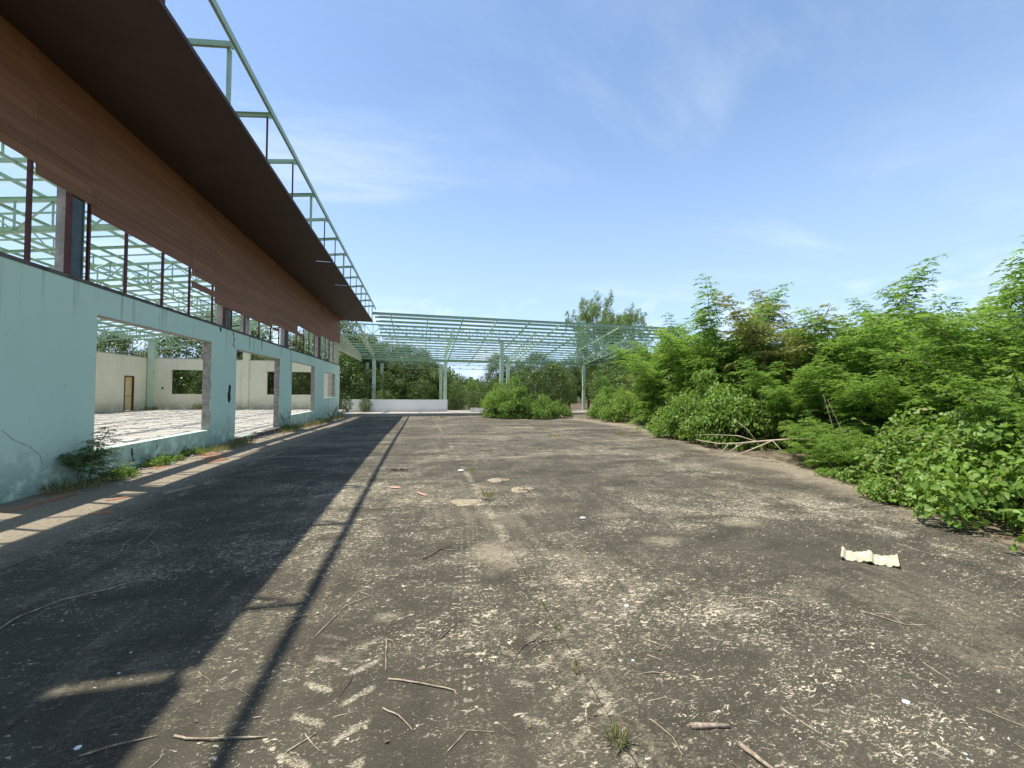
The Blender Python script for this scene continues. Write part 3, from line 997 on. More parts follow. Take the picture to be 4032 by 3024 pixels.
# rough mortar reveals at the far jamb and head of every opening
for (y0, y1, z0, z1) in OPEN[1:]:
    mb = MB()
    n = 9
    for k in range(n):
        a, b = z0 + (z1 - z0) * k / n, z0 + (z1 - z0) * (k + 1) / n
        d = random.uniform(0.006, 0.022)
        mb.box(X0 - 0.203, X0 - 0.004 + random.uniform(-.02, 0.006), y1 - d, y1 + 0.01, a + 0.002, b - 0.002 + 0.0)
    mb.build("rough_reveal", M_JAMB, fw)
    mb = MB()
    mb.box(X0 - 0.203, X0 - 0.004, y0 + 0.002, y1 - 0.025, z1 - 0.012, z1 + 0.01)
    mb.build("lintel_soffit", M_JAMB, fw)
# threshold kerb in the doorway
tk = MB()
for k in range(8):
    a, b = 13.83 + k * 0.48, 13.83 + (k + 1) * 0.48 - 0.02
    tk.box(X0 - 0.19, X0 + random.uniform(0.05, 0.16), a, b, -0.2, 0.085 + random.uniform(-.03, .012))
tk.build("threshold", M_CAP, bld)

# rest of the shell
LX, BY = -19.8, 34.4
bw = wall_with_openings((0, BY, 0), (1, 0, 0), (0, 1, 0), None, None, 0.2, [(-18.35, -14.98, 1.27, 3.12), (-11.87, -8.5, 1.27, 3.12)], LX - .2, -6.6, -0.6, 3.95)
bw = bw.build("back_wall", M_CREAM, bld)
lw = wall_with_openings((LX, 0, 0), (0, 1, 0), (-1, 0, 0), None, None, 0.2, [(32.05, 32.96, 0.1, 2.55)], Y_A, BY - 0.003, -0.6, 3.95).build("side_wall", M_CREAM, bld)
MB().box(LX - .22, -6.58, BY - .02, BY + .22, 3.952, 4.01).build("wall_cap", M_CONC, bw)
MB().box(LX - .22, LX + .02, Y_A, BY - .03, 3.952, 4.01).build("wall_cap", M_CONC, lw)
dr = MB().box(LX - 0.12, LX - 0.07, 32.12, 32.89, 0.14, 2.48).build("door", M_DOOR, lw)
MB().box(LX - .069, LX - .06, 32.13, 32.88, 1.12, 1.15).build("door_rail", M_POST, dr)
MB().box(LX - .15, LX + .03, 32.05, 32.115, 0.1, 2.55).box(LX - .15, LX + .03, 32.895, 32.96, 0.1, 2.55).box(LX - .15, LX + .03, 32.116, 32.894, 2.485, 2.55).build("door_frame", M_POST, lw)
for x, z in ((-14.2, 1.6), (-18.9, 1.65)):
    MB().box(x, x + .12, BY - .025, BY + .01, z, z + .12).build("socket_box", M_HOLE, bw)
MB().box(-8.6 + .1, -8.6 + .28, BY - .02, BY + .01, 1.62, 1.78).build("socket_box", M_POST, bw)
for x, top, m_ in ((LX + 0.25, 5.45, M_COLUMN), (-13.3, 6.35, M_CREAM), (-7.1, 7.2, M_CONC)):
    MB().box(x - .2, x + .2, BY - .16, BY + .205, -0.3, top).build("column", m_, bld)
for yy in (28.9, 23.5, 18.1, 12.85, 7.65, 2.35):
    MB().box(LX - .205, LX + .16, yy - .2, yy + .2, -0.3, 5.4).build("column", M_COLUMN, bld)

tag(MB().box(LX - 0.1, X0 - 0.15, Y_A, BY + 0.1, -0.4, 0.09).build("interior_floor", M_FLOOR), kind="structure")

# clerestory posts and columns
ZS = 6.69
for y in (2.05, 3.1, 4.1, 5.1, 6.1, 7.16, 8.22, 9.1, 10.21, 11.25, 12.36, 13.48, 14.41, 15.58, 16.7, 17.6, 19.89, 21.07, 22.0, 23.06, 25.6, 26.7, 27.8):
    w_ = 0.05 if abs(y - 7.16) < .01 else 0.04
    MB().box(X0 - .055, X0 - .015, y - w_ / 2, y + w_ / 2, WT + .056, ZS).build("clerestory_post", M_POST, bld)
for y in (2.75, 7.97, 13.22, 18.62, 24.3):
    MB().box(X0 - .30, X0 - .10, y - .02, y + .22, WT - .2, 7.2).build("column", M_CONC, bld)
    mb = MB().box(X0 - .05, X0 - .03, y - .105, y + .105, WT + .056, ZS)
    mb.box(X0 - .09, X0 - .02, y + .11, y + .14, WT + .056, ZS)
    p = mb.build("steel_stanchion", M_PANEL, bld)
    MB().box(X0 - .09, X0 - .015, y - .14, y - .11, WT + .056, ZS).build("flange", M_POST, p)
MB().box(X0 - .28, X0 - .10, 14.72, 14.95, WT - .2, 7.2).build("column", M_CONC, bld)
MB().box(X0 - .33, X0 - .02, 29.35, 29.65, WT + .056, 6.6).build("column", M_STEEL_OLD, bld)

# brown cladding boards, lapped, each its own board
PH = 0.155


def rows_at(y):
    base = list(range(11))
    if y < 7.2:
        return base
    if y < 8.2:
        return list(range(12))
    if y < 11.28:
        return list(range(13))
    if y < 12.4:
        return list(range(14)) + [15]
    if y < 16.75:
        return list(range(17))
    if y < 19.95:
        return list(range(16))
    if y < 20.9:
        return list(range(13)) + [15]
    if y < 24.2:
        return list(range(13))
    if y < 27.6:
        return list(range(12))
    return list(range(11))


brk = [Y_A, -1.5, 2.05, 4.1, 7.2, 8.2, 11.28, 12.4, 14.41, 16.75, 19.95, 20.9, 24.2, 27.6, Y_B]
for k in range(len(brk) - 1):
    a, b = brk[k], brk[k + 1]
    if a == -1.5 or a == 2.05 or a == Y_A:
        rws = list(range(11))
    else:
        rws = rows_at((a + b) / 2)
    for i in rws:
        zt = ZS - i * PH
        zb = zt - PH - 0.012
        j0 = 0.0015
        sag = random.uniform(-.002, .002)
        mb = MB()
        x_t, x_b = X0 + 0.001, X0 + 0.009 + sag
        th = 0.010
        mb.quad_box([(x_b - th, a + j0, zb), (x_b, a + j0, zb), (x_b, b - j0, zb), (x_b - th, b - j0, zb),
                     (x_t - th, a + j0, zt), (x_t, a + j0, zt), (x_t, b - j0, zt), (x_t - th, b - j0, zt)])
        mb.build("cladding_board", M_PLANK, bld)
# a loose board slipped at the ragged far end
MB().bar((X0 + .01, 16.8, 4.02), (X0 + .01, 17.5, 4.06), 0.01, 0.12).build("cladding_board", M_PLANK, bld)

# soffit boards running out from the wall to the eave
SB = 0.12
nb = int((Y_B - Y_A) / SB)
strip = MB().box(-4.019, -3.39, 0, 0.05, ZS + 0.001, ZS + 0.014).mesh("gap_filler_strip", M_SOFFIT)  # narrow strip added in each gap to thin the light patch below
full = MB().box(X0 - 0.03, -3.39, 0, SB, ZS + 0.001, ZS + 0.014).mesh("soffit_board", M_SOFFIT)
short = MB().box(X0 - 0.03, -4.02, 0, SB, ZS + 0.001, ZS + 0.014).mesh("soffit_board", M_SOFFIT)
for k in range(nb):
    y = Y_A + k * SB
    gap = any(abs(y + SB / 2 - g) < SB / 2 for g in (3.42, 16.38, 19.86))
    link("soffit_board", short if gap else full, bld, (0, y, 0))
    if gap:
        link("gap_filler_strip", strip, bld, (0, y, 0))
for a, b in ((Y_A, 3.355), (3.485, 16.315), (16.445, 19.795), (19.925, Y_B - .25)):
    MB().box(-3.388, -3.372, a, b, ZS - 0.012, ZS + 0.06).build("eave_strip", M_SOFFIT, bld)

# roof frame
XE, ZE, SL = -3.35, 7.9, 0.144


def zr(x):
    return ZE - SL * (abs(x) - 3.35)


MB().channel((XE, Y_A - .2, ZE + .02), (XE, 31.1, ZE + .02), 0.05, 0.13, 0.010, flip=-1).build("eave_beam", M_STEEL, bld)
ry = [7.9 + 1.83 * k for k in range(-7, 15)]
for k, y in enumerate(ry):
    xo = XE - .045 if y < 30.2 else -6.2
    r_ = MB().channel((xo, y, zr(xo)), (-21.0, y, zr(-21.0)), 0.05, 0.10, 0.008, flip=1 if k % 2 else -1).build("rafter", M_STEEL, bld)
    if y < 30.2:
        MB().box(XE - .05, XE + .0, y - .05, y - .035, ZE - .12, ZE - .052).build("cleat", M_STEEL, r_)
        big = (k % 3 == 1)
        w_ = 0.06 if big else 0.032
        st = MB().box(-3.47 - w_ / 2, -3.47 + w_ / 2, y + .04, y + .04 + w_, ZS + .015, ZE - .055).build("hanger", M_STEEL if big else M_POST, r_)
MB().bar((-3.47, Y_A, ZS + .05), (-3.47, 30.3, ZS + .05), 0.05, 0.06).build("soffit_runner", M_STEEL, bld)
for k in range(13):
    x = -5.2 - 1.28 * k
    MB().channel((x, Y_A, zr(x) + .10), (x, 34.6, zr(x) + .10), 0.05, 0.09, 0.008, flip=1 if k % 2 else -1).build("purlin", M_STEEL, bld)


for k in range(21):
    y = 7.9 + 1.83 * (k - 6.5)
    xo = -5.3 if y < 30 else -6.4
    MB().bar((xo, y, zr(xo) + .03), (-20.9, y, zr(-20.9) + .03), .035, .055).build("batten", M_STEEL, bld)


def lattice(name, A, B, da, db, parent, n, mat, ch=0.07, wb=0.03, vert=True, peak=True, web_mat=None):
    """truss with top chord A-B and bottom chord da/db below its ends"""
    A, B = Vector(A), Vector(B)
    a2, b2 = A - Vector((0, 0, da)), B - Vector((0, 0, db))
    root = MB().bar(A, B, ch, ch).build(name, mat, parent)
    MB().bar(a2, b2, ch, ch).build("bottom_chord", mat, root)
    w = MB()
    h = ch / 2 + 0.004
    up = Vector((0, 0, h))
    for k in range(n + 1):
        s = k / n
        t_, q = A.lerp(B, s), a2.lerp(b2, s)
        if vert:
            w.bar(q + up, t_ - up, wb, wb)
        if k < n:
            s2 = (k + 1) / n
            t2, q2 = A.lerp(B, s2), a2.lerp(b2, s2)
            if (k % 2 == 0) == peak:
                w.bar(q + up, t2 - up, wb, wb)
            else:
                w.bar(t_ - up, q2 + up, wb, wb)
    w.build("web_bars", web_mat or mat, root)["kind"] = "stuff"
    return root


for k in range(-2, 6):
    y = 7.65 + 5.3 * k if k < 5 else 34.1
    if y < Y_A:
        continue
    xs_, xe_ = (-5.75, -20.8) if y < 31 else (-6.9, -20.8)
    lattice("lattice_truss", (xs_, y + .3, zr(xs_) - .13), (xe_, y + .3, zr(xe_) - .13), 0.85, 0.85, bld, 18, M_STEEL, 0.075, 0.035)
for x in (-8.4, -11.6, -15.0, -18.2):
    lattice("lattice_girder", (x, Y_A, zr(x) - .22), (x, 34.3, zr(x) - .22), 0.55, 0.55, bld, 50, M_STEEL, 0.06, 0.03)
lattice("lattice_girder", (-6.4, 24.2, zr(-6.4) - .9), (-6.4, 29.6, zr(-6.4) - .9), 2.6, 2.6, bld, 9, M_STEEL, 0.07, 0.05)

# ------------------------------------------------------------------ open steel canopy behind the yard
can = empty("steel_canopy", (6.0, 38, zp(38)))
tag(can, "large bare green steel canopy frame on pale columns behind the yard", "canopy")
CX0, CX1, CF, CZ, CS = -3.5, 23.2, 30.0, 7.37, 0.122
off = Vector((6.0, 38, zp(38)))


def cpart(mb, name, mat, parent=None):
    if parent is None:
        mb.v = [(x - off.x, y - off.y, z - off.z) for x, y, z in mb.v]
    return mb.build(name, mat, parent or can)


def cz(y):
    return CZ - CS * (y - CF)


cpart(MB().channel((CX0, CF, cz(CF)), (CX1, CF, cz(CF)), 0.07, 0.2, 0.012), "front_beam", M_STEEL)
for k in range(1, 17):
    y = CF + 1.1 * k
    cpart(MB().channel((CX0 + random.uniform(0, .15) + (0 if k < 9 else -3.5), y, cz(y) + .06), (CX1 - random.uniform(0, .3), y, cz(y) + .06), 0.06, 0.125, 0.008), "purlin", M_STEEL if k not in (13,) else M_RUST)
for k in range(-1, 10):
    x = -2.15 + 2.69 * k
    cpart(MB().channel((x, CF - .05, cz(CF) - .12), (x, 48.3, cz(48.3) - .12), 0.06, 0.12, 0.010, flip=1 if k % 2 else -1), "rafter", M_STEEL)


def clat(A, B, da, db, n, ch, wb, mat=M_STEEL, vert=True, peak=True):
    A = tuple(Vector(A) - off)
    B = tuple(Vector(B) - off)
    return lattice("lattice_truss", A, B, da, db, can, n, mat, ch, wb, vert, peak)


def topz(y):
    return cz(y) - .20


clat((-6.2, 32.2, topz(32.2)), (CX1, 32.2, topz(32.2)), 0.86, 0.86, 46, 0.09, 0.04)
for d, dep, n in ((6.0, .45, 36), (8.8, .45, 36), (13.1, .5, 36), (18.2, .5, 36)):
    y = CF + d
    clat((-6.5, y, topz(y)), (CX1 - .3, y, topz(y)), dep, dep, n, 0.06, 0.03)
for x in (-4.7, 2.65, 9.85, 19.2):
    clat((x, 32.4, topz(32.4)), (x, 43.0, topz(43.0)), 0.8, 0.55, 14, 0.06, 0.03, M_STEEL if x > 0 else M_STEEL_OLD)
for k in range(17):        # thin sag rods between the purlins
    y = CF + 0.55 + 1.1 * k
    cpart(MB().bar((CX0 + .4 + (0 if k < 9 else -3.0), y, cz(y) - .02), (CX1 - .6, y, cz(y) - .02), .03, .05), "batten", M_STEEL if k % 4 else M_STEEL_OLD)
# deep ladder girder at the building end
root = cpart(MB().bar((-5.95, 30.6, 6.1), (-5.95, 43.2, 5.35), .07, .09), "ladder_girder", M_STEEL_OLD)
w = MB().bar((-5.95 - off.x, 30.6 - off.y, 4.76 - off.z), (-5.95 - off.x, 43.2 - off.y, 4.74 - off.z), .07, .09)
w.build("bottom_chord", M_STEEL_OLD, root)
for k in range(26):
    s = (k + .5) / 26
    y = 30.6 + 12.6 * s
    MB().bar((-5.95 - off.x, y - off.y, 4.80 - off.z), (-5.95 - off.x, y - off.y, 6.05 - .75 * s - off.z), .05, .06).build("upright", M_STEEL_OLD, root)
cpart(MB().channel((-6.0, 43.0, 5.06), (CX1 - 1, 43.0, 5.06), .08, .14, .01), "tie_beam", M_STEEL)


def ccol(x, y, w_, top, m_=M_COLUMN, base=None):
    z0 = zp(min(y, 48)) - .1 if base is None else base
    mb = MB()
    c = 0.02
    o_ = [(-w_ / 2 + c, -w_ / 2), (w_ / 2 - c, -w_ / 2), (w_ / 2, -w_ / 2 + c), (w_ / 2, w_ / 2 - c), (w_ / 2 - c, w_ / 2), (-w_ / 2 + c, w_ / 2), (-w_ / 2, w_ / 2 - c), (-w_ / 2, -w_ / 2 + c)]
    mb.prism([(x + a, y + b) for a, b in o_], z0, top)
    col_ = cpart(mb, "column", m_)
    mb = MB().box(x - w_ / 2 - .04 - off.x, x + w_ / 2 + .04 - off.x, y - w_ / 2 - .04 - off.y, y + w_ / 2 + .04 - off.y, top + .001 - off.z, top + .03 - off.z)
    mb.build("cap_plate", M_STEEL, col_)
    return col_


ccol(6.8, 32.2, 0.30, 5.94)
for x, y in ((-4.7, 43), (2.75, 43), (9.85, 43), (19.2, 43), (26.8, 43), (-5.75, 46), (-4.2, 46.2), (2.45, 46.0)):
    ccol(x, y, 0.34, cz(y) - .80 if y < 45 else cz(y) - .62)

# notice on the left column: white plate with a round blue mark
sg = empty("notice_sign", (-4.7, 42.81, 2.0))
tag(sg, "small white notice with round blue mark on a canopy column", "sign")
MB().box(-.17, .17, -.02, 0.0, 0, .52).build("plate", M_CAPW, sg)
mb = MB()
for k in range(20):
    a0, a1 = 2 * math.pi * k / 24 + .6, 2 * math.pi * (k + 1) / 24 + .6
    p = [(math.cos(a) * r_, math.sin(a) * r_ + .30) for a, r_ in ((a0, .06), (a1, .06), (a1, .115), (a0, .115))]
    mb.quad_box([(x, -.021, z) for x, z in p] + [(x, -.026, z) for x, z in p])
mb.box(-.03, .09, -.026, -.021, .28, .32)
mb.box(-.12, .12, -.026, -.021, .06, .10)
mb.build("emblem", M_BLUE, sg)

# low white wall under the canopy
WY = 36.4
lwz = zp(WY)
ww = empty("low_white_wall", (-2, WY, lwz))
tag(ww, "low white rendered wall standing under the steel canopy", "wall")
MB().box(-4.6, 4.55, -.09, .09, -.2, 1.07).build("wall_face", M_WHITE, ww)
MB().box(-4.61, 4.565, -.10, .10, 1.072, 1.10).build("coping", M_WHITE, ww)
sw = empty("low_block_wall", (5.3, 34.9, zp(34.9)))
tag(sw, "short knee-high white block beside the bushes on the platform", "wall")
MB().box(-.75, .75, -.3, .3, -.1, .30).build("block_face", M_WHITE, sw)
MB().box(-.76, .76, -.31, .31, .302, .34).build("coping", M_CONC, sw)

# ------------------------------------------------------------------ vegetation
LEU = [leucaena(101, 5.0, 1.3, 8, 1.2), leucaena(102, 5.0, 1.55, 9, 1.15), leucaena(103, 5.0, 1.1, 7, 1.25), leucaena(104, 5.0, 1.4, 8, 1.2)]
LEUB = leucaena(108, 5.0, 1.5, 8, 1.1, L_LEUC3)
LEUP = leucaena(105, 5.0, 1.2, 6, 1.2, L_LEUC2)
LEUS = leucaena(106, 1.2, 0.7, 7, 1.2, None, (0.14, 0.22))
VIN = [vine_mound(201, 1.25, 1.1, 1.75, 6800, 0.072), vine_mound(202, 1.4, 1.2, 1.6, 6800, 0.072), vine_mound(203, 1.0, 1.1, 1.25, 4600, 0.07)]
LOWV = vine_mound(204, 0.8, 0.8, 0.55, 1500, 0.07)
BRD = [broad_tree(301, 7, 2.3, 95, 120, 0.17), broad_tree(302, 7, 2.8, 110, 120, 0.18), broad_tree(303, 7, 2.0, 90, 120, 0.15, None, 0.12),
       broad_tree(304, 4, 1.7, 60, 70, 0.20, None, 0.08, 0.42)]
BRDL = broad_tree(305, 4, 1.9, 70, 95, 0.14, L_SHADE, 0.06)
EUC = [euc_tree(401, 13.8, 3.0, 32, 46, 17, None, 0.3, 0.26), euc_tree(402, 13.6, 3.1, 32, 46, 17, None, 0.3, 0.26)]
WEEP = euc_tree(403, 7, 2.0, 22, 34, 12, L_BROAD, 0.12, 0.22)

G_TH = "feathery trees of the roadside thicket"
# singled-out feathery trees that stand against the sky
for (x, y, h, i, lab) in (
        (11.5, 5.5, 4.75, 0, "tallest feathery tree, its top shoot highest at the right of the picture"),
        (10.4, 4.3, 4.0, 1, "feathery green tree at the far right edge behind the broad-leaved vine shrub"),
        (11.9, 7.9, 5.3, 2, "feathery tree with a single plume between the two highest thicket tops"),
        (11.3, 12.7, 6.0, 3, "leaning feathery tree whose plume bends left, leftmost tall plume of the thicket"),
        (12.0, 12.2, 5.9, 2, "slender feathery tree just right of the leaning plume"),
        (11.4, 15.9, 5.3, 0, "feathery tree at the left end of the thicket hiding the canopy corner"),
        (12.3, 17.6, 5.6, 1, "feathery tree just behind the one hiding the canopy corner"),
        (12.2, 15.0, 5.1, 2, "feathery tree filling the dip right of the canopy corner"),
        (13.3, 15.3, 5.5, 3, "feathery tree between the canopy corner dip and the leaning plume")):
    plant("feathery_tree", LEU[i], (x, y, 0.05), x * 3.1, h / 5, lab, "tree", G_TH)
plant("feathery_tree", LEUP, (11.8, 10.3, 0.05), 1.2, 5.7 / 5, "yellowish feathery tree heavy with seed pods in the thicket", "tree", G_TH)
k = 0
filler = []
r3 = np.random.default_rng(55)
for row, (dx, hh) in enumerate(((0.9, 3.1), (2.3, 4.0), (4.2, 4.7), (7.0, 5.1), (11.0, 5.5))):
    for (ex, ey) in [(6.5, 2.6), (7.6, 4.9), (8.9, 7.1), (9.0, 9.4), (10.3, 12.3), (11.8, 15.2), (12.6, 18.3), (12.4, 21.2), (12.6, 24.6), (12.9, 27.6)]:
        x, y = ex + dx + r3.uniform(-.5, .5), ey + r3.uniform(-.8, .8) - (0.3 * dx if ey < 6 else 0)
        if row == 0 and 4.0 < ey < 9.0:
            continue
        filler.append((x, y, hh * r3.uniform(0.82, 1.08) * (0.55 if ey > 20 and row < 2 else 1.0), row, ey))
def fz(y):
    return "near the right picture edge" if y < 4.6 else ("right of the fallen branch" if y < 7.4 else ("just behind the fallen branch" if y < 10.5 else ("beside the rounded shrubs" if y < 14 else "towards the canopy")))


RANK = ("front", "second", "third", "fourth", "hindmost")
for (x, y, h, row, ey) in filler:
    zone = "near the right picture edge" if ey < 6 else ("behind the fallen branch" if ey < 11 else ("past the fallen branch" if ey < 17 else "towards the canopy"))
    plant("feathery_tree", LEUB if k % 6 == 2 else (LEUP if k % 11 == 5 else LEU[k % 4]), (x, y, 0.04), r3.uniform(0, 6.28), h / 5, "feathery green tree in the %s rank of the dense thicket, %s" % (RANK[row], zone), "tree", "%s rank thicket trees %s" % (RANK[row], zone))
    k += 1
for (x, y, h) in ((10.8, 12.6, 3.4), (11.9, 13.0, 4.0), (11.6, 14.6, 3.6), (12.6, 15.6, 4.2), (12.4, 17.0, 3.6), (13.4, 18.0, 4.2), (10.9, 10.2, 3.4), (11.8, 11.4, 4.2), (13.6, 12.6, 4.6), (14.2, 15.4, 4.8), (10.6, 5.6, 2.6), (10.5, 6.9, 2.6), (10.2, 8.0, 2.3), (10.4, 9.0, 2.4), (10.2, 6.4, 2.8), (9.2, 4.0, 2.3), (11.2, 11.2, 2.6), (12.2, 14.0, 2.6), (13.2, 16.6, 2.6), (13.6, 19.0, 2.6), (13.4, 21.6, 2.6), (8.6, 2.6, 2.4)):
    plant("feathery_bush", LEU[k % 4], (x, y, 0.03), r3.uniform(0, 6.28), (h / 4.2, h / 4.2, h / 5), "low feathery bush at the foot of the thicket, %s" % fz(y), "bush", "feathery bushes at the thicket foot, %s" % fz(y), "stems", "foliage")
    k += 1

# broad-leaved vine shrubs along the yard edge
for (x, y, i, s, lab) in (
        (7.65, 3.3, 0, 1.2, "large broad-leaved vine shrub spilling onto the concrete at the right edge"),
        (9.1, 4.5, 1, 1.15, "broad-leaved vine shrub behind the large one at the right edge"),
        (7.4, 2.0, 2, 1.05, "broad-leaved shrub cut off by the lower right picture edge"),
        (9.6, 9.8, 1, 1.25, "rounded broad-leaved shrub behind the bare fallen branch"),
        (9.5, 11.4, 0, 1.2, "broad-leaved shrub left of the fallen branch, bulging over the yard"),
        (10.3, 13.2, 2, 1.35, "leafy shrub on the yard edge next after the fallen branch"),
        (11.3, 15.6, 1, 1.1, "leafy shrub where the yard edge bends towards the canopy"),
        (12.6, 18.6, 0, 1.2, "shadowed shrub under the left end of the thicket"),
        (12.0, 21.0, 2, 1.3, "dull green shrub at the foot of the canopy corner trees"),
        (12.6, 24.0, 1, 1.1, "low spreading shrub right of the canopy column bushes"),
        (9.5, 25.8, 2, 0.95, "small leafy shrub growing alone at the platform edge")):
    plant("vine_shrub", VIN[i], (x, y, zy(y) + 0.0), x * 1.7 + y, (s, s, s * (1.0 if y < 6 else 1.3)), lab, "shrub", "broad-leaved shrubs along the yard edge", "stems", "foliage")
for (x, y, s, lab) in (
        (6.6, 2.35, 1.0, "low creeper at the foot of the large right-hand vine shrub"),
        (7.2, 4.2, 0.75, "low creeper on the yard edge before the right-hand vine shrub"),
        (7.9, 5.5, 0.7, "low creeper trailing on the sandy edge, middle of the right side"),
        (8.9, 12.2, 1.0, "low creeper at the foot of the rounded shrub"),
        (9.9, 14.6, 1.2, "low creeper spreading along the bend of the yard edge")):
    plant("creeper", LOWV, (x, y, zy(y)), x * 2 + y, s, lab, "creeper", "low creepers on the yard edge", "stems", "foliage")
for (x, y, s, lab) in (
        (8.5, 6.3, 0.75, "feathery seedling clump right of the fallen branch"),
        (8.95, 7.0, 0.9, "taller feathery seedling clump in the gap right of the fallen branch"),
        (8.1, 5.8, 0.6, "small feathery seedling at the sandy yard edge")):
    plant("feathery_seedling", LEUS, (x, y, 0.02), x * 5, s, lab, "seedling", "feathery seedlings on the yard edge", "stems", "foliage")

# bushes around the front canopy column
for (x, y, i, s, lab) in (
        (5.6, 26.2, 1, 1.1, "bush at the left foot of the front canopy column"),
        (6.6, 25.8, 0, 1.2, "tallest bush covering the foot of the front canopy column"),
        (8.2, 25.2, 2, 1.1, "low bush right of the front canopy column bushes"),
        (6.2, 28.2, 1, 1.45, "bush on the platform behind the column-foot bushes")):
    plant("leafy_bush", VIN[i], (x, y, zy(y)), x + y, (s, s, s * 1.5), lab, "bush", "bushes at the canopy column", "stems", "foliage")
for (x, y, pr, s, lab) in (
        (8.3, 31.0, BRD[3], 0.75, "broad-leaved sapling behind the low bush right of the canopy column"),
        (10.4, 33.5, BRD[3], 0.95, "rounded broad-leaved tree under the canopy with glossy leaves"),
        (13.0, 36.5, BRD[3], 1.15, "glossy dark tree under the canopy beside the far right column")):
    plant("broadleaf_tree", pr, (x, y, zp(y)), x, s, lab, "tree", "trees growing under the canopy")

# tall slender trees behind the canopy
plant("tall_tree", EUC[0], (21.6, 45.0, -.6), 0.4, 1.05, "tall slender tree, left one of the tall pair rising above the canopy", "tree", "tall slender pair")
plant("tall_tree", EUC[1], (26.3, 46.5, -.6), 2.0, 1.04, "tall slender tree, right one of the tall pair rising above the canopy", "tree", "tall slender pair")
# tree wall behind canopy
back = []
r4 = np.random.default_rng(77)
spec = [(-7.6, 52, 9.2, 1), (-4.6, 53.5, 8.6, 0), (-2.0, 54, 8.4, 1), (0.6, 55, 8.0, 2), (-3.0, 48.6, 5.6, 1), (0.2, 49.2, 5.3, 1), (-6.2, 47.4, 6.2, 0), (2.4, 49.6, 5.0, 0), (-9.5, 46, 10.5, 1), (-6.6, 49.5, 9.0, 0), (-12.5, 42, 7.5, 2), (-3.6, 50.5, 7.2, 3), (-1.2, 50, 6.6, 2), (0.9, 50.8, 6.9, 3), (2.0, 52, 5.8, 1),
        (11.0, 54, 7.6, 0), (13.5, 52, 6.6, 2), (15.8, 51, 7.6, 1), (18.0, 50, 6.5, 0), (20.0, 49.5, 6.8, 2), (23.0, 50, 7.3, 1), (26.5, 48, 7.6, 0),
        (30, 46, 7.5, 2), (32.5, 44, 9.0, 1), (29.0, 49, 9.5, 0), (35, 40, 8.5, 0), (28, 40, 7.0, 1), (31, 36, 7.0, 0), (29, 31, 6.5, 2), (-15.5, 40.5, 8.6, 0), (-18.5, 41.5, 9.4, 1), (-22.5, 41, 7.0, 2), (-10.5, 39.0, 6.4, 2),
        (-14, 38.2, 5.2, 0), (-17.3, 38, 5.0, 2), (-25.5, 36, 6.2, 0), (-26, 30, 6.0, 1), (-25, 24, 6.2, 2), (-26, 18, 6.0, 0), (-28, 44, 7.5, 1), (-33, 38, 7.0, 0)]
place_words = {0: "dense", 1: "spreading", 2: "narrow", 3: "drooping"}
for (x, y, h, i) in spec:
    pr = (BRD[0], BRD[1], BRD[2], WEEP)[i]
    where = "behind the cream back wall of the building" if x < -9.6 else ("behind the low white wall under the canopy" if x < 3 else "behind the right half of the canopy")
    plant("broadleaf_tree", pr, (x, y, -.6 if y > 40 else -.3), r4.uniform(0, 6.28), h / 7, "%s dark green tree %s" % (place_words[i], where), "tree", "%s trees %s" % (place_words[i], where))
ORD = ("leftmost", "second from the left", "third from the left", "fourth from the left", "fifth from the left", "rightmost", "seventh from the left")
NTH = ("nearest", "second nearest", "third nearest", "fourth nearest", "fifth nearest", "sixth nearest", "seventh nearest", "eighth nearest", "ninth nearest", "tenth nearest", "farthest")
# lower sunlit bushes on the far side and in the open view between columns
BUSH = (
        (-5.2, 45.0, 1.15, BRDL, None, 0), (-2.2, 47.2, 1.0, BRDL, None, 0), (0.4, 46.2, 0.9, BRDL, None, 0), (-3.4, 41.0, 0.55, BRDL, None, 0),
        (-8.0, 41.5, 1.5, BRDL, None, 0), (1.6, 48.5, 1.25, BRDL, None, 0),
        (5.0, 52.0, 1.15, BRDL, None, 1), (7.5, 50.0, 0.95, BRDL, None, 1), (9.4, 47.5, 1.0, BRDL, None, 1), (4.1, 46.0, 0.8, BRDL, None, 1), (6.0, 43.5, 0.55, BRDL, None, 1),
        (12.0, 45.0, 1.2, BRDL, None, 2), (15.5, 42.0, 1.3, BRDL, None, 2), (19.9, 38.0, 1.3, BRDL, None, 2), (21.5, 38.5, 1.4, BRDL, None, 2), (17.0, 31.5, 1.0, BRDL, None, 2), (15.9, 30.8, 0.8, BRDL, None, 2))
_rank = {}
for g_ in (0, 1, 2):
    for i_, b_ in enumerate(sorted((b for b in BUSH if b[5] == g_), key=lambda b: b[0] / b[1])):
        _rank[b_[:2]] = ORD[i_]
for (x, y, s, pr, lab, grp) in BUSH:
    lab = ("leafy bush between the canopy columns and the low white wall", "pale green bush in the open view between two canopy columns", "leafy bush in the shade of the canopy's right side")[grp] + ", " + _rank[(x, y)]
    plant("leafy_bush", pr, (x, y, zp(min(y, 47)) - .1), r4.uniform(0, 6.28), s, lab, "bush", ("bushes behind the white wall", "bushes in the canopy gap", "bushes under the canopy")[grp], "stems", "foliage")
for (x, y, h) in ((4.5, 58, 4.6), (8.5, 60, 4.9), (1.2, 60, 5.6), (12.5, 62, 6.0)):
    plant("feathery_tree", LEU[int(h * 10) % 4], (x, y, -.6), x, h / 5, "pale feathery tree beyond the gap in the canopy columns", "tree", "feathery trees beyond the canopy")
for (x, y, h) in ((16.2, 22.0, 5.5), (19.2, 25.0, 5.8), (15.2, 28.6, 3.4), (22.0, 28.5, 6.2)):
    plant("feathery_tree", LEU[int(h * 10) % 4], (x, y, -.2), x, h / 5, "feathery tree standing before the right corner of the canopy", "tree", "feathery trees at the canopy corner")
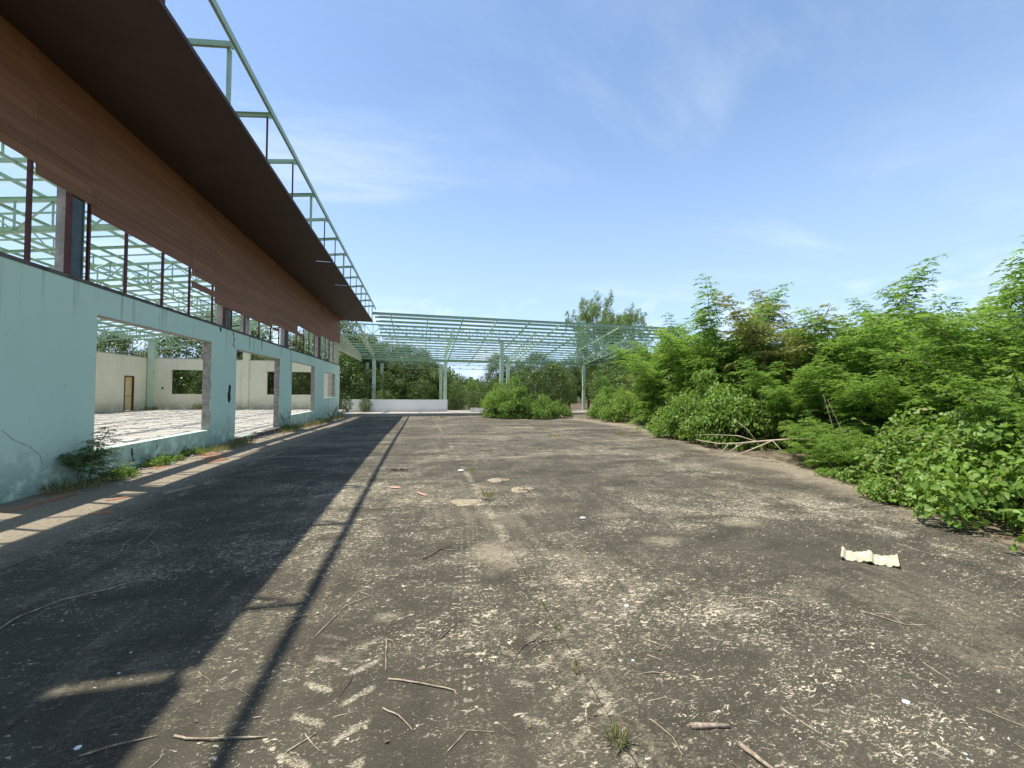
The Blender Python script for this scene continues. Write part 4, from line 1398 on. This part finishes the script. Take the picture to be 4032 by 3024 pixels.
# far tree line closing the horizon: one mass
parts = []
r5 = np.random.default_rng(91)
n = 26000
ang = r5.uniform(-1.45, 1.45, n)
dist = r5.uniform(85, 115, n)
hgt = 5.2 + 1.6 * np.sin(ang * 37) + 1.2 * np.sin(ang * 91 + 1.0)
P = np.stack([np.sin(ang + .2) * dist, np.cos(ang + .2) * dist, r5.random(n) ** 0.7 * hgt - .5], 1)
U = norm(rand_unit(r5, n) + np.array([0, 0, .6]))
D = np.cross(U, rand_unit(r5, n))
L = r5.uniform(.7, 1.5, n)
V, F = kites(P, D, U, L, L * .7)
tag(link("far_treeline", np_mesh("far_treeline", V, F, L_BROAD)), "far line of trees closing the horizon", "trees", None, "stuff")

# ------------------------------------------------------------------ fallen branch at the yard edge
fb = empty("fallen_branch", (7.9, 7.6, 0))
tag(fb, "bleached bare fallen branch lying on the shrubs at the yard edge", "branch")


def rel(pts, o_):
    return [(p[0] - o_[0], p[1] - o_[1], p[2] - o_[2]) for p in pts]


fo = (7.9, 7.6, zy(7.6))
fb.location = fo
MB().tube(rel([(9.02, 6.42, .40), (8.95, 6.62, .575), (8.4, 7.1, .58), (7.95, 7.6, .47), (7.6, 7.95, .38), (7.42, 8.35, .33), (7.25, 8.95, .36)], fo), .030, .010, 8).build("limb", M_BLEACH, fb, True)
for pts, r_ in (([(8.1, 7.42, .50), (7.75, 7.6, .30), (7.4, 7.75, .12), (7.1, 7.85, .01)], .020), ([(7.9, 7.65, .46), (7.8, 8.1, .55), (7.55, 8.7, .52), (7.4, 9.2, .46)], .015),
                ([(7.7, 7.85, .40), (7.4, 7.95, .2), (7.05, 8.2, .02)], .011), ([(7.9, 7.65, .46), (7.85, 7.9, .75), (7.7, 8.2, 1.0)], .011),
                ([(8.1, 7.4, .50), (8.2, 7.25, .28), (8.35, 7.1, .20)], .009), ([(7.5, 8.1, .35), (7.3, 8.1, .16), (7.0, 8.35, .01)], .009)):
    MB().tube(rel(pts, fo), r_, r_ * .3, 5).build("twig", M_BLEACH, fb, True)

# bare leaning stems seen inside the thicket
for (pts, r_, lab) in (
        ([(9.6, 4.6, .0), (9.9, 5.0, 1.3), (10.6, 5.9, 2.6)], .022, "bare leaning stem crossing the thicket near the right edge"),
        ([(9.3, 6.9, .0), (9.4, 7.0, .8), (9.5, 7.3, 1.6)], .02, "upright bare stem in the dark gap of the thicket"),
        ([(9.2, 8.6, .0), (9.0, 8.5, .9), (8.7, 8.3, 1.7)], .014, "thin bare stem rising behind the fallen branch"),
        ([(8.6, 5.9, .0), (8.5, 6.1, .7), (8.7, 6.6, 1.5)], .012, "thin bare stem standing out of the feathery seedlings"),
        ([(10.1, 4.2, .2), (9.5, 4.9, 1.9), (9.2, 5.6, 2.5)], .014, "dry bare stem arching left near the right edge"),
        ([(9.7, 7.6, .0), (9.9, 7.7, .9), (10.2, 7.9, 1.9)], .018, "thin bare stem leaning right inside the dark gap")):
    o_ = pts[0]
    tag(MB().tube(rel(pts, o_), r_, r_ * .4, 5).build("bare_stem", M_BARK, None, True), lab, "stem").location = o_

# ------------------------------------------------------------------ weeds along the wall foot
sp_ = leucaena(107, 0.85, 0.28, 5, 1.0, L_BROAD, (0.09, 0.14), 0.3)
plant("wall_sapling", sp_, (-5.42, 8.0, 0), 0.4, (1.15, 1.15, 1.1), "dark feathery sapling against the mint wall below the window corner", "sapling", None, "stems", "foliage")
for (x, y, s, lab) in ((-5.3, 8.35, .42, "dark weed clump at the foot of the wall sapling"), (-5.45, 9.65, .42, "bushy weed at the wall foot under the first window"),
                       (-5.4, 10.25, .30, "small bright weed next along the wall under the first window"), (-5.4, 11.1, .36, "weed clump at the wall foot below the window's far end"),
                       (-5.35, 18.2, .55, "dark weed clump at the pier beside the doorway"), (-5.3, 29.6, .6, "leafy weed at the far end of the mint wall")):
    plant("weed", LOWV, (x, y, zy(y)), x * 9 + y, s, lab, "weed", "weeds along the wall foot", "stems", "foliage")
gm = [grass_mesh(i + 1, 260, .45, .24, L_GRASS) for i in range(3)]
gd = [grass_mesh(i + 11, 220, .5, .22, L_DRY) for i in range(2)]
gl = [(-5.35, 7.6, 0), (-5.25, 11.6, 1), (-5.2, 12.2, 3), (-5.2, 12.9, 2), (-5.3, 13.5, 0), (-5.25, 17.3, 4),
      (-5.3, 18.8, 0), (-5.2, 19.6, 3), (-5.1, 20.6, 4), (-5.1, 21.6, 1), (-5.1, 22.6, 4), (-5.2, 23.8, 0), (-5.1, 25.4, 3), (-5.2, 27.0, 0)]
allg = gm + gd
_cnt = [0, 0]
for (x, y, i) in gl:
    o = link("grass_tuft", allg[i], None, (x, y, zy(y)))
    o.rotation_euler = (0, 0, y)
    o.scale = (.75, .9, 1.0 if y < 18 else 1.5)
    dry_ = int(i >= 3)
    nth_ = NTH[_cnt[dry_]]
    _cnt[dry_] += 1
    tag(o, "%s of the %s grass tufts along the foot of the mint wall" % (nth_, "green" if i < 3 else "straw-coloured"), "grass", "%s grass along the wall foot" % ("green" if i < 3 else "dry"))
for (x, y, s, lab) in ((-16.3, 33.9, 2.6, "tall grass tuft at the cream back wall under its left window"), (-19.2, 33.8, 1.6, "grass tuft in the far corner of the roofless room")):
    o = link("grass_tuft", gm[1], None, (x, y, .09))
    o.scale = (.8, .8, s)
    tag(o, lab, "grass")

# dead shrubs by the wall
def dead_shrub(seed, H, n=6):
    r = np.random.default_rng(seed)
    mb = MB()
    for k in range(n):
        a = r.uniform(0, 6.28)
        ln = H * r.uniform(.5, 1)
        e = np.array([math.cos(a) * ln * .45, math.sin(a) * ln * .45, ln * .9])
        m_ = e * .5 + r.normal(size=3) * .05
        mb.tube([(0, 0, 0), m_, e], .014, .004, 4)
        for j in range(4):
            s = r.uniform(.4, 1)
            b = m_ + (e - m_) * max(0, (s - .5) * 2)
            c = b + np.array([r.normal() * .2, r.normal() * .2, r.uniform(.05, .3)]) * H * .6
            mb.tube([b, c], .006, .002, 3)
    return mb


for i, (x, y, h, lab) in enumerate(((-5.3, 17.9, 1.25, "leafless dead shrub at the pier beside the doorway"), (-5.35, 26.0, 1.7, "leafless dead shrub below the small far window"), (-5.25, 28.3, 1.9, "thin bare sapling at the far wall corner"))):
    o = dead_shrub(500 + i, h, 5 - i).build("dead_shrub", M_TWIGD)
    o.location = (x, y, zy(y))
    tag(o, lab, "shrub")
for (x, y, s, pr, lab) in ((-4.6, 35.9, .3, BRDL, "weedy bush against the left end of the low white wall"), (-5.9, 34.0, .32, BRDL, "weedy bush between the building corner and the low white wall")):
    plant("weed", pr, (x, y, zp(y)), x, s, lab, "weed", None, "stems", "foliage")

# ------------------------------------------------------------------ litter on the yard
TW = [(7,[(-2.69, 3.26), (-2.7, 3.45), (-2.6, 3.65), (-2.4, 3.78), (-2.13, 3.98)]),
(5,[(-1.42, 2.1), (-1.3, 2.12), (-1.16, 2.14)]),
(7,[(-1.08, 2.12), (-1.02, 2.09), (-0.86, 2.05), (-0.66, 2.02)]),
(5,[(-0.55, 1.92), (-0.45, 1.99)]),
(4,[(-0.5, 2.0), (-0.41, 1.89)]),
(5,[(-0.64, 2.76), (-0.57, 2.95), (-0.5, 3.11), (-0.35, 3.2)]),
(4,[(-0.92, 3.05), (-0.8, 3.03), (-0.67, 3.04), (-0.63, 2.97)]),
(3,[(-0.84, 2.92), (-0.77, 2.99)]),
(6,[(-0.19, 2.64), (-0.18, 2.49), (-0.17, 2.34)]),
(4,[(-0.19, 2.64), (-0.15, 2.6), (-0.12, 2.51)]),
(6,[(-0.15, 2.27), (0.03, 2.19), (0.2, 2.1), (0.21, 2.07)]),
(5,[(-0.16, 2.07), (-0.08, 2.0), (-0.01, 1.9)]),
(4,[(-0.35, 2.36), (-0.35, 2.29), (-0.39, 2.2)]),
(3,[(-0.39, 2.07), (-0.28, 2.08)]),
(4,[(0.15, 2.56), (0.23, 2.66), (0.3, 2.73), (0.44, 2.64)]),
(5,[(0.05, 3.82), (0.28, 4.04)]),
(3,[(-1.1, 1.94), (-1.07, 2.01), (-1.09, 2.06)]),
(5,[(-1.86, 2.32), (-1.86, 2.41)]),
(4,[(-2.86, 4.65), (-2.96, 4.85), (-2.97, 5.02)]),
(5,[(-2.79, 4.78), (-2.91, 5.33)]),
(5,[(-2.74, 4.87), (-2.53, 4.61), (-2.35, 4.34)]),
(4,[(-1.96, 5.25), (-1.75, 5.15), (-1.45, 5.23), (-1.26, 5.41)]),
(3,[(-1.2, 2.57), (-1.09, 2.46)]),
(5,[(-0.77, 2.15), (-0.73, 2.15)]),
(5,[(0.59, 2.3), (0.67, 2.38), (0.75, 2.41)]),
(4,[(0.68, 2.32), (0.78, 2.39), (0.91, 2.38)]),
(5,[(1.42, 2.28), (1.49, 2.19), (1.56, 2.12)]),
(8,[(1.37, 2.12), (1.43, 2.06)]),
(4,[(1.22, 1.99), (1.32, 1.98), (1.41, 1.95), (1.49, 1.9)]),
(6,[(2.38, 2.54), (2.59, 2.52), (2.8, 2.4)]),
(4,[(2.59, 2.52), (2.62, 2.4)]),
(6,[(3.19, 2.2), (3.24, 2.08), (3.3, 1.99), (3.45, 1.96)]),
(5,[(3.17, 2.19), (3.34, 2.11), (3.31, 2.0)]),
(5,[(5.02, 3.09), (4.99, 2.84), (5.24, 2.57)]),
(4,[(2.95, 1.7), (2.91, 1.55)]),
(4,[(1.12, 1.71), (1.16, 1.59), (1.15, 1.51)]),
(14,[(1.28, 1.62), (1.46, 1.58)]),
(13,[(1.43, 1.49), (1.45, 1.41), (1.48, 1.34)]),
(5,[(1.81, 1.62), (1.83, 1.52), (1.86, 1.45)]),
(4,[(4.53, 2.35), (5.02, 2.41)]),
(4,[(1.81, 1.43), (1.83, 1.38)]),
(3,[(1.69, 1.58), (1.72, 1.52)]),
(4,[(4.5, 4.09), (4.54, 3.81), (4.45, 3.73)]),
(5,[(5.06, 4.13), (5.09, 3.99), (4.9, 3.89)]),
(3,[(0.97, 1.72), (1.04, 1.67)]),
(7,[(0.05, 3.78), (0.21, 3.98), (0.33, 4.05)]),
(5,[(0.26, 3.99), (0.38, 3.94)]),
(7,[(-0.61, 5.56), (-0.18, 5.6), (0.28, 5.39)]),
(9,[(0.86, 6.59), (1.04, 6.34), (1.46, 6.11)]),
(8,[(2.81, 6.89), (3.2, 6.93), (3.42, 6.98)]),
(6,[(1.72, 7.11), (2.71, 7.0)]),
(6,[(0.31, 7.1), (0.41, 6.78)]),
(5,[(2.1, 7.69), (2.14, 7.34)]),
(4,[(-0.68, 3.44), (-0.59, 3.49)]),
(5,[(1.33, 3.63), (1.51, 3.58)]),
(4,[(-0.62, 4.73), (-0.43, 4.8)]),
(9,[(2.02, 10.03), (2.42, 9.84), (2.81, 9.38)]),
(9,[(-0.57, 8.02), (-0.36, 8.05), (-0.11, 7.9)])]
TLAB = {0: "long curved dry branch lying in the eave shadow at lower left", 1: "straight twig crossing the shadow edge at the bottom left", 2: "longest pale stick lying across the thin beam shadow at the bottom",
        3: "pale twig forming the longer arm of a small cross at the bottom", 5: "curved stick just right of the thin beam shadow", 8: "upright forked stick on the lug prints, seen end-on",
        10: "long pale stick right of the forked stick", 11: "short bowed stick below the long pale one", 29: "bent twig left of the fibre-cement sheet", 31: "longer of two crossed twigs below the fibre-cement sheet",
        32: "shorter of two crossed twigs below the fibre-cement sheet", 33: "thin twig behind the fibre-cement sheet", 36: "short thick reddish stick lying level at the bottom",
        37: "thick pale stick cut by the bottom picture edge", 45: "forked twig in the middle of the foreground", 47: "long slightly bowed stick across the yard middle",
        48: "stick running to the dried mud clod", 49: "bundle-like twig in the middle distance", 24: "dark twig on the slab joint, one of a parallel pair"}
for i, (rr, pl) in enumerate(TW):
    o_ = (pl[0][0], pl[0][1], zy(pl[0][1]))
    rad = rr * 0.00085
    if rr >= 13:
        rad = rr * 0.0010
    pts = []
    for q, (x, y) in enumerate(pl):
        lift = 0.0 if q in (0, len(pl) - 1) else random.uniform(0.0, 0.008)
        pts.append((x - o_[0], y - o_[1], rad * 0.9 + lift))
    dense = [pts[0]]
    for q in range(len(pts) - 1):
        a, b = Vector(pts[q]), Vector(pts[q + 1])
        jit = (b - a).length * .03
        for s in (.35, .7, 1.0):
            p = a.lerp(b, s)
            if s < 1:
                p += Vector((random.uniform(-jit, jit), random.uniform(-jit, jit), 0))
            dense.append(tuple(p))
    mb = MB().tube(dense, rad, rad * .55, 6)
    if i % 3 == 0 and len(pl) > 2:     # a side spur
        b = Vector(dense[len(dense) // 2])
        d = Vector(dense[-1]) - Vector(dense[0])
        mb.tube([b, b + Vector((d.y, -d.x, 0)) * .12 + d * .12 + Vector((0, 0, .008))], rad * .6, rad * .3, 4)
    m_ = M_LOG if rr >= 13 else (M_TWIGD if i in (12, 14, 15, 17, 24, 25, 45, 57) else M_TWIG)
    o = mb.build("stick" if rr >= 13 else "twig", m_, None, True)
    o.location = o_
    tag(o, TLAB.get(i, "small dry twig lying loose on the concrete yard"), "stick" if rr >= 13 else "twig", "dry twigs scattered over the yard")
# extra small litter twigs, too many to single out
mb = MB()
r6 = np.random.default_rng(21)
for k in range(420):
    x, y = r6.uniform(-4.2, 8.5), 1.2 + 20 * r6.random() ** 1.6
    if x > 6 + y * .22:
        continue
    a = r6.uniform(0, 6.28)
    ln = r6.uniform(.03, .22) * (1 + y * .04)
    d = np.array([math.cos(a), math.sin(a), 0]) * ln
    c = np.array([-d[1], d[0], 0]) * r6.normal() * .25
    p0 = np.array([x, y, zy(y) + .006])
    mb.tube([p0, p0 + d * .5 + c, p0 + d], r6.uniform(.0015, .0032), .001, 3)
tag(mb.build("twig_litter", M_TWIG), "fine dry twig litter spread over the concrete", "litter", None, "stuff")
n = 2600
kk_ = r6.integers(0, len(ep), n)
epa = np.array(ep)
P = np.zeros((n, 3))
P[:, 0] = epa[kk_, 0] - np.abs(r6.normal(size=n)) * 0.45 + 0.35
P[:, 1] = epa[kk_, 1] + r6.normal(size=n) * 0.3
far_ = r6.random(n) < 0.28
P[far_, 0] = r6.uniform(-4.5, 8.0, far_.sum())
P[far_, 1] = 1.2 + 22 * r6.random(far_.sum()) ** 1.5
P[:, 2] = [zy(y) + .006 for y in P[:, 1]]
a_ = r6.uniform(0, 6.28, n)
D = np.stack([np.cos(a_), np.sin(a_), r6.uniform(-.02, .25, n)], 1)
L = np.where(far_, r6.uniform(.012, .03, n) * (1 + P[:, 1] * .08), r6.uniform(.02, .06, n))
V, F = kites(P, D, np.tile([[0, 0, 1.0]], (n, 1)) + r6.normal(size=(n, 3)) * .25, L, L * .5)
tag(link("leaf_litter", np_mesh("leaf_litter", V, F, L_LITTER)), "dry fallen leaves drifted along the planted yard edge", "litter", None, "stuff")
# loose pale chips of paint and mortar
mb = MB()
for k in range(900):
    wallside = k < 420
    if wallside:
        x, y = -5.5 + abs(r6.normal()) * .45, r6.uniform(7.5, 28)
    else:
        x, y = r6.uniform(-4.6, 8.0), 1.2 + 24 * r6.random() ** 1.5
        if x > 6 + y * .22:
            continue
    s = r6.uniform(.003, .008) * (1.0 + (2.4 if wallside else .10 * y) * r6.random())
    a = r6.uniform(0, 6.28)
    kk = 5
    ol = [(x + math.cos(a + q * 6.283 / kk) * s * r6.uniform(.6, 1.3), y + math.sin(a + q * 6.283 / kk) * s * r6.uniform(.6, 1.3)) for q in range(kk)]
    mb.prism(ol, zy(y) + .002, zy(y) + .006 + s * .25)
tag(mb.build("paint_chips", M_CHIP), "pale flakes of paint and mortar scattered on the yard", "litter", None, "stuff")
# rubble along the wall foot
mb = MB()
for k in range(260):
    x, y = -5.55 + abs(r6.normal()) * .28, 7.4 + 20 * r6.random()
    s = r6.uniform(.012, .05)
    a = r6.uniform(0, 6.28)
    ol = [(x + math.cos(a + q * 6.283 / 6) * s * r6.uniform(.6, 1.3), y + math.sin(a + q * 6.283 / 6) * s * r6.uniform(.6, 1.3)) for q in range(6)]
    mb.prism(ol, zy(y) - .002, zy(y) + s * r6.uniform(.3, .8))
tag(mb.build("wall_rubble", M_JAMB), "crumbled mortar rubble along the foot of the mint wall", "rubble", None, "stuff")
# flakes on the interior floor
mb = MB()
for k in range(1400):
    x, y = r6.uniform(-19, -6.2), r6.uniform(9, 34)
    s = r6.uniform(.05, .28)
    a = r6.uniform(0, 6.28)
    ol = [(x + math.cos(a + q * 6.283 / 6) * s * r6.uniform(.5, 1.4), y + math.sin(a + q * 6.283 / 6) * s * r6.uniform(.4, 1.0)) for q in range(6)]
    mb.prism(ol, .089, .096 + r6.uniform(0, .02))
tag(mb.build("floor_flakes", M_CHIP), "curled pale flakes covering the floor of the roofless room", "litter", None, "stuff")

# curved fibre-cement sheet fragment
fs = MB()
o_ = (4.27, 2.86, zy(2.9))
ex, ey = Vector((0.33, -0.27, 0)), Vector((0.25, 0.17, 0))
nu = 22
for q in range(nu + 1):
    s = q / nu - .5
    h = 0.014 + 0.030 * abs(math.cos(q / nu * 2 * math.pi)) ** 7 + 0.006 * math.sin(q * 2.3)
    for v_ in (-.5, .5):
        wv = 0.05 * math.sin(q * 1.7 + v_ * 3) + 0.05 * math.sin(q * .6 + v_ * 5)
        p = ex * s + ey * (v_ + wv)
        fs.v.append((p.x, p.y, h))
        fs.v.append((p.x, p.y, h - .009))
for q in range(nu):
    a = q * 4
    fs.f += [(a, a + 4, a + 6, a + 2), (a + 1, a + 3, a + 7, a + 5), (a, a + 1, a + 5, a + 4), (a + 2, a + 6, a + 7, a + 3)]
fs.f += [(0, 2, 3, 1), (nu * 4, nu * 4 + 1, nu * 4 + 3, nu * 4 + 2)]
o = fs.build("fibre_cement_sheet", M_FCEM)
o.location = o_
tag(o, "wavy cream fibre-cement sheet fragment lying on the yard at right", "roof sheet")


def shard(name, x, y, lx, ly, rz, mat, label, cat, group=None, th=.012, tilt=0.0, z=None):
    r_ = random.Random(int(x * 1000 + y * 77))
    k = 7
    ol = []
    for q in range(k):
        a = 2 * math.pi * q / k
        ol.append((math.cos(a) * lx * .5 * r_.uniform(.75, 1.15), math.sin(a) * ly * .5 * r_.uniform(.75, 1.15)))
    mb = MB().prism(ol, 0, th)
    o = mb.build(name, mat)
    o.location = (x, y, (zy(y) if z is None else z) + .001)
    o.rotation_euler = (tilt, 0, rz)
    return tag(o, label, cat, group)


def board(name, x, y, lx, ly, rz, mat, label, cat, th=.012):
    r_ = random.Random(int(x * 100 + y * 7))
    o = MB().prism([(-lx / 2, -ly / 2), (lx / 2 + r_.uniform(-.05, .05), -ly / 2 + .004), (lx / 2, ly / 2), (0.1 * lx, ly / 2 - .006), (-lx / 2 + .02, ly / 2)], 0, th).build(name, mat)
    o.location = (x, y, zy(y) + .002)
    o.rotation_euler = (0, R(-1.0), rz)
    return tag(o, label, cat)


board("fallen_board", -5.14, 6.8, .85, .15, 1.45, M_FALLEN, "brown fallen cladding board beside the wall at the left picture edge", "board")
board("fallen_board", -5.38, 7.5, .6, .15, 1.5, M_PLANK, "shorter dull brown fallen board at the wall foot near the sapling", "board")
board("fallen_board", -4.5, 10.1, .55, .30, 1.2, M_PLANK, "dark square board piece lying in the lit strip under the window", "board")
board("fallen_board", -3.7, 7.25, .5, .12, 1.1, M_CLOD, "pale weathered board lying in the eave shadow", "board")
for (x, y, lx, ly, rz, m_, lab) in (
        (-5.2, 9.45, .32, .16, 1.2, M_ORANGE, "orange tile shard under the first window, beside the bushy weed"), (-4.0, 6.1, .22, .05, .3, M_ORANGE, "narrow orange tile splinter in the lit strip, nearer one"),
        (-4.25, 6.85, .28, .05, .9, M_ORANGE, "narrow orange tile splinter in the lit strip, farther one"), (-4.8, 10.7, .5, .2, 1.2, M_ORANGE, "large orange tile shard below the far end of the first window"),
        (-5.15, 11.2, .45, .22, .7, M_ORANGE, "orange shard leaning in the weeds below the window"),
        (-.38, 6.7, .24, .09, -.35, M_SALMON, "salmon tile shard beside the thin beam shadow"), (.05, 6.2, .30, .05, -1.05, M_SALMON, "narrow salmon tile shard in the yard middle")):
    shard("tile_shard", x, y, lx, ly, rz, m_, lab, "tile shard", "broken tile shards on the yard")
# dried mud clods and round stain patch
for (x, y, lx, ly, h, lab) in ((1.4, 6.88, .40, .28, .035, "flat dried mud clod, the farther of two in the yard middle"), (1.65, 6.12, .40, .28, .06, "crumbly dried mud clod at the end of a stick"),
                               (.68, 5.63, .44, .34, .012, "thin round patch of dried mud on the slab")):
    me_r = np.random.default_rng(int(x * 100))
    mb = MB()
    rings, seg = 6, 18
    mb.v.append((0, 0, h * .8))
    for a in range(1, rings + 1):
        for b in range(seg):
            q = a / rings
            th_ = 2 * math.pi * b / seg
            rr = q * (1 + (.18 * math.sin(3 * th_ + x) + me_r.uniform(-.12, .12)) * q)
            mb.v.append((math.cos(th_) * lx / 2 * rr, math.sin(th_) * ly / 2 * rr, max(0.0, h * (1 - q ** 3) * me_r.uniform(.45, 1.1)) if a < rings else -.001))
    for b in range(seg):
        mb.f.append((0, 1 + b, 1 + (b + 1) % seg))
    for a in range(rings - 1):
        for b in range(seg):
            p, q = 1 + a * seg + b, 1 + a * seg + (b + 1) % seg
            mb.f.append((p, p + seg, q + seg, q))
    o = mb.build("mud_clod", M_CLOD)
    o.location = (x, y, zy(y) + .001)
    tag(o, lab, "mud")
# white plastic caps and bits
for (x, y, r_, lab) in ((1.53, 2.64, .016, "round white cap on the yard left of the bent twig"), (2.48, 1.5, .018, "white crushed cap near the bottom right"), (1.26, 2.1, .009, "tiny white cap above the short twig"),
                        (.83, 7.84, .06, "white scrap beside the weed on the slab joint"), (2.04, 4.59, .035, "white scrap in the right middle of the yard"), (-1.46, 2.15, .013, "white chip in the eave shadow at the bottom left")):
    o = MB().prism([(math.cos(a * .5236) * r_ * (1 + .15 * math.sin(a * 2.1 + x)), math.sin(a * .5236) * r_ * .8) for a in range(12)], 0, r_ * .35).build("white_scrap", M_CAPW)
    o.location = (x, y, zy(y) + .001)
    tag(o, lab, "scrap")
# grass tufts in the slab joint
for (x, y, n_, rad, h, m_, lab) in ((.905, 1.63, 60, .035, .10, L_GRASS, "yellow-green grass tuft in the slab joint at the bottom"), (.93, 2.49, 30, .03, .06, L_GRASS, "small grass tuft in the slab joint above the twig pair"),
                                    (.92, 2.78, 26, .03, .05, L_GRASS, "smallest grass tuft farther up the slab joint"), (.91, 2.1, 34, .04, .06, L_DRY, "dry straw tuft in the slab joint"),
                                    (1.03, 5.74, 30, .05, .22, L_GRASS, "upright green weed near the round mud patch"), (1.0, 7.64, 36, .09, .16, L_GRASS, "green weed sprouting from the joint in the middle distance"),
                                    (4.9, 13.5, 120, .28, .16, L_DRY, "dry grass patch on the far slab joint"), (5.35, 16.5, 160, .35, .18, L_GRASS, "green grass patch on the far slab joint"),
                                    (7.6, 13.6, 80, .2, .22, L_GRASS, "grass clump on the bare yard before the edge shrubs"), (1.6, 26.8, 90, .2, .25, L_GRASS, "grass clump before the platform step")):
    o = link("grass_tuft", grass_mesh(int(x * 1000 + y), n_, rad, h, m_), None, (x, y, zy(y)))
    tag(o, lab, "grass")
# charred twig heap
mb = MB()
for k in range(16):
    a = r6.uniform(0, 6.28)
    c = np.array([r6.normal() * .10, r6.normal() * .05, .012])
    d = np.array([math.cos(a), math.sin(a) * .5, .1]) * r6.uniform(.06, .16)
    mb.tube([c, c + d], .007, .004, 4)
o = mb.build("charred_heap", M_HOLE)
o.location = (-.4, 8.15, zy(8))
tag(o, "small heap of charred sticks beside the thin beam shadow", "ash heap")
# torn strip hanging in the first window
mb = MB()
pts = [(X0 - .6, 9.05, 2.95 + .6), (X0 - .62, 9.06, 3.1), (X0 - .6, 9.02, 2.75), (X0 - .61, 9.04, 2.52)]
for p in pts:
    mb.v += [(p[0], p[1] - .022, p[2]), (p[0], p[1] + .022, p[2]), (p[0] - .004, p[1] + .022, p[2]), (p[0] - .004, p[1] - .022, p[2])]
for q in range(3):
    a = q * 4
    mb.f += [(a, a + 1, a + 5, a + 4), (a + 1, a + 2, a + 6, a + 5), (a + 2, a + 3, a + 7, a + 6), (a + 3, a, a + 4, a + 7)]
mb.f += [(0, 3, 2, 1), (12, 13, 14, 15)]
mb.bar((X0 - .6, 9.05, 3.55), (X0 - .6, 9.05, 7.4), .006, .006)
tag(mb.build("hanging_strip", M_CAPW), "torn white strip dangling in the first window opening", "strip")
